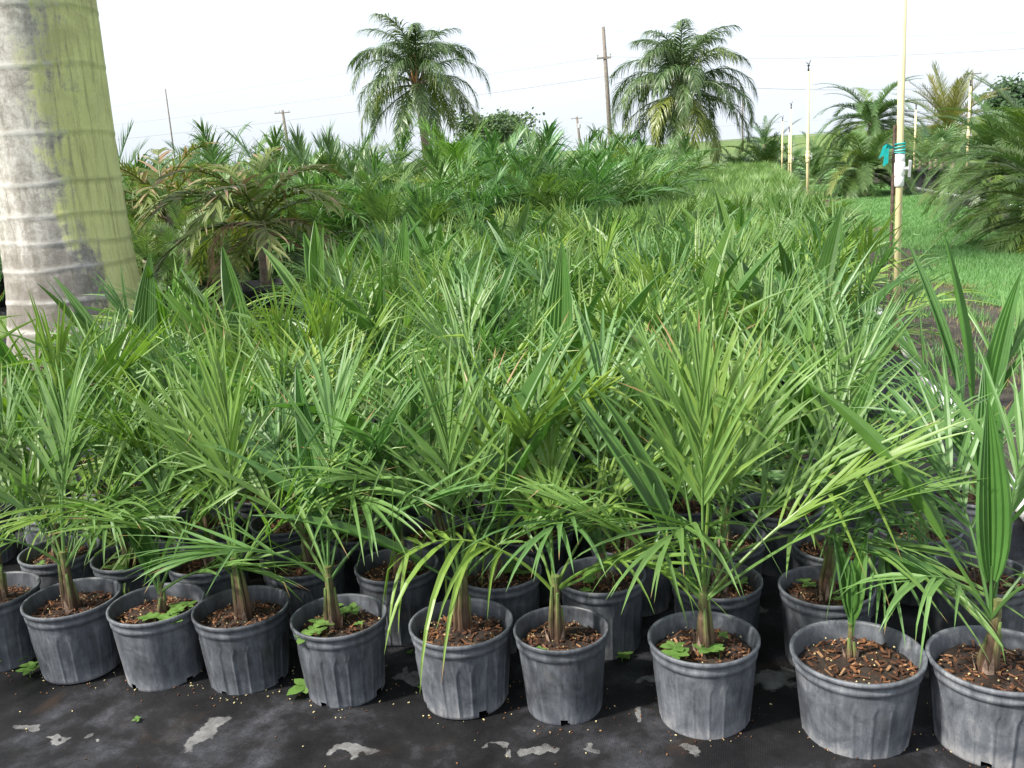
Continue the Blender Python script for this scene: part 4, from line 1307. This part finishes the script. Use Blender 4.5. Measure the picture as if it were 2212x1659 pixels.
def long_pipe(pts, r, label, name='irrigation_pipe', coup=4.0):
    t = empty(name, (0, 0, 0)); tag(t, label, 'pipe')
    mb = MB()
    mb.tube(pts, r, 16)
    link('pipe', mb.mesh('long_pipe', M_pvcw, True), t)
    a, b = Vector(pts[0]), Vector(pts[-1])
    k = int((b - a).length / coup)
    for i in range(1, k + 1):
        u = i * coup / (b - a).length
        f_ = u * (len(pts) - 1); i0 = min(int(f_), len(pts) - 2)
        c = Vector(pts[i0]).lerp(Vector(pts[i0 + 1]), f_ - i0)
        d = (Vector(pts[i0 + 1]) - Vector(pts[i0])).normalized()
        mb = MB()
        mb.tube([c - d * .06, c + d * .06], r * 1.18, 16)
        link('coupling', mb.mesh('coupling', M_pvcw, True), t)


qp = random.Random(8)
long_pipe([(.985 + qp.uniform(-.012, .012), 1.8 + i * .9, .045) for i in range(34)], .033, 'white irrigation pipe lying along the edge of the black mat', coup=3.05)
pa, pb = gp(1978, 411), gp(2175, 448)
long_pipe([(pa.x, pa.y, .05), ((pa.x + pb.x) / 2 - .03, (pa.y + pb.y) / 2, .05), (pb.x, pb.y, .05), (pb.x + .2, pb.y - 3, .05)], .035, 'white pipe on the dirt below the date palms across the grass path')


# ------------------------------------------------------------------ utility poles and wires
def upole(px, ytop, hgt, label, arm=True, r=.15, lean=0.0, low=False):
    ray_ = ray(px, ytop)
    Y = (hgt - H) / ray_.z * ray_.y
    x = ray_.x * Y / ray_.y
    t = empty('utility_pole', (x, Y, 0)); tag(t, label, 'utility pole', 'utility poles beyond the nursery')
    mb = MB()
    mb.tube([(lean, 0, -.2), (lean * .5, 0, hgt * .5), (0, 0, hgt)], [r, r * .85, r * .65], 10)
    link('pole', mb.mesh('pole', M_wood, True), t)
    if arm:
        za = hgt - (2.3 if low else .35)
        w_ = .55 if low else 1.15
        mb = MB(); mb.box((0, -.14, za), (2 * w_, .11, .14)); link('crossarm', mb.mesh('crossarm', M_wood), t)
        for xx in (-w_ * .9, w_ * .9) if low else (-w_ * .9, -w_ * .35, w_ * .9):
            mb = MB(); mb.lathe([(.02, za + .05), (.02, za + .16), (.06, za + .18), (.05, za + .24), (.07, za + .27), (.03, za + .36), (.001, za + .38)], 8, (xx, -.14))
            link('insulator', mb.mesh('insulator', M_ceramic, True), t)
    return Vector((x, Y, hgt))


P1 = upole(1303, 58, 10.8, 'tall wooden utility pole with a short low crossarm near the queen palm', r=.20, lean=.35, low=True)
P2 = upole(610, 238, 9.5, 'crossarmed utility pole showing over the container palms', r=.26, lean=.5)
P3 = upole(1246, 252, 8.6, 'small far utility pole with a transformer, between tree and tall pole', r=.30, lean=.7)
P4 = upole(2101, 154, 9.5, 'utility pole with a T-shaped top beyond the golden palm', r=.20)
P5 = upole(1604, 205, 8.4, 'plain utility pole half hidden by the full queen palm', r=.15, arm=False)
P6 = upole(357, 192, 8.0, 'thin bare mast rising behind the scorched palms', r=.07, arm=False)
mb = MB(); mb.lathe([(.001, 0), (.28, 0), (.30, .1), (.30, .8), (.26, .9), (.001, .95)], 12)
tr_ = tag(link('transformer', mb.mesh('transformer', M_ceramic, True), None, (P3.x + .42, P3.y - .12, 6.3)), 'grey transformer can hanging on the small far utility pole', 'transformer')


def wire(a, b, sag, lab, r=.016, n=24):
    mb = MB()
    mb.tube([Vector(a).lerp(Vector(b), i / n) - Vector((0, 0, 4 * sag * (i / n) * (1 - i / n))) for i in range(n + 1)], r, 4, caps=False)
    tag(link('overhead_wire', mb.mesh('overhead_wire', M_wire)), lab, 'wire', 'overhead wires')


def wp(px, py, Y):
    d = ray(px, py); return Vector((d.x * Y / d.y, Y, H + d.z * Y / d.y))


YP = P1.y
LW = 'overhead power wire running past the tall wooden pole'
wire(wp(1310, 165, YP), wp(-500, 345, P2.y), 1.6, 'lowest wire from the tall wooden pole towards the crossarmed pole', .022)
wire(wp(1306, 122, YP), wp(-500, 320, P2.y), 1.6, 'middle wire from the tall wooden pole towards the crossarmed pole', .014)
wire(wp(1303, 66, YP), wp(-500, 290, P2.y), 1.6, 'topmost faint wire from the tall wooden pole towards the crossarmed pole', .010)
wire(wp(1310, 165, YP), wp(2500, 150, YP * 1.02), 1.2, 'lowest wire from the tall wooden pole past the cream riser', .022)
wire(wp(1306, 122, YP), wp(2500, 82, YP * .95), .6, 'middle wire from the tall wooden pole past the cream riser', .015)
wire(wp(1303, 66, YP), wp(2500, 52, YP * .95), .6, 'topmost faint wire from the tall wooden pole past the cream riser', .010)
LW2 = 'thin low service wire near the horizon beside the small far pole'
wire(wp(1246, 262, P3.y), wp(1700, 262, P3.y * .7), 1.0, LW2, .03)
wire(wp(1604, 262, P5.y), wp(2000, 235, P5.y * .7), .5, LW2, .012)
wire(wp(1246, 300, P3.y), wp(1900, 280, P3.y * .7), 1.0, LW2, .03)


# ------------------------------------------------------------------ grass
def blades(name, label, n, fx, mat, hmin, hmax, wd, seed, cat='grass'):
    q = np.random.default_rng(seed)
    P = fx(q, n)
    n = len(P)
    a = q.uniform(0, 2 * np.pi, n); h = q.uniform(hmin, hmax, n); ln = q.uniform(.2, .9, n) * h
    dist = np.clip(P[:, 1] / 8, 1, 4)
    wv = wd * dist
    dx, dy = np.cos(a), np.sin(a)
    b0 = np.stack([P[:, 0] - dy * wv, P[:, 1] + dx * wv, P[:, 2]], 1)
    b1 = np.stack([P[:, 0] + dy * wv, P[:, 1] - dx * wv, P[:, 2]], 1)
    tp = np.stack([P[:, 0] + dx * ln, P[:, 1] + dy * ln, P[:, 2] + h], 1)
    V = np.stack([b0, b1, tp], 1).reshape(-1, 3)
    me = bpy.data.meshes.new(name)
    me.vertices.add(3 * n); me.vertices.foreach_set('co', V.ravel())
    me.loops.add(3 * n); me.loops.foreach_set('vertex_index', np.arange(3 * n))
    me.polygons.add(n); me.polygons.foreach_set('loop_start', np.arange(0, 3 * n, 3))
    me.update()
    me.materials.append(mat)
    t_ = np.tile([0, 0, .9], n); r_ = np.repeat(q.random(n), 3)
    x = me.attributes.new('tip', 'FLOAT', 'POINT'); x.data.foreach_set('value', t_)
    x = me.attributes.new('rnd', 'FLOAT', 'POINT'); x.data.foreach_set('value', r_)
    return tag(link(name, me), label, cat, kind='stuff')


def npw(Y): return .18 * np.sin(Y * 1.7) + .12 * np.sin(Y * 4.1 + 1) + .05 * np.sin(Y * 11) + .03 * np.sin(Y * 23 + 2)
def lawn_pts(q, n):
    Y = 3.6 + 27 * q.random(n) ** 1.7
    u = q.random(n)
    wob = npw(Y)
    X = 1.78 + wob + (3.85 - 1.78 - wob) * u + q.normal(0, .05, n)
    return np.stack([X, Y, np.full(n, .01)], 1)


def straw_pts(q, n):
    Y = 3.2 + 24 * q.random(n) ** 1.8
    wob = npw(Y)
    X = np.where(q.random(n) < .7, 1.76 + wob + q.normal(0, .13, n), 1.4 + q.normal(0, .22, n))
    k = (np.sin(X * 9 + Y * 5) + np.sin(Y * 3.3 + 2) + q.normal(0, .5, n)) > -.2
    k &= X > 1.05
    return np.stack([X, Y, np.full(n, .008)], 1)[k]


blades('grass', 'short green lawn grass of the path beside the bed', 170000, lawn_pts, M_grass, .02, .06, .0028, 1)
blades('dry_grass', 'straw-coloured dead grass along the dirt strip', 15000, straw_pts, M_straw, .015, .06, .0022, 2)
def green_pts(q, n):
    c = np.stack([q.uniform(1.12, 1.75, 60), 3.0 + 14 * q.random(60) ** 1.5], 1)
    i = q.integers(0, 60, n)
    return np.stack([c[i, 0] + q.normal(0, .05, n), c[i, 1] + q.normal(0, .06, n), np.full(n, .008)], 1)
blades('weedy_grass', 'tufts of green weeds on the dirt strip beside the pipe', 5000, green_pts, M_grass, .03, .12, .0026, 3)
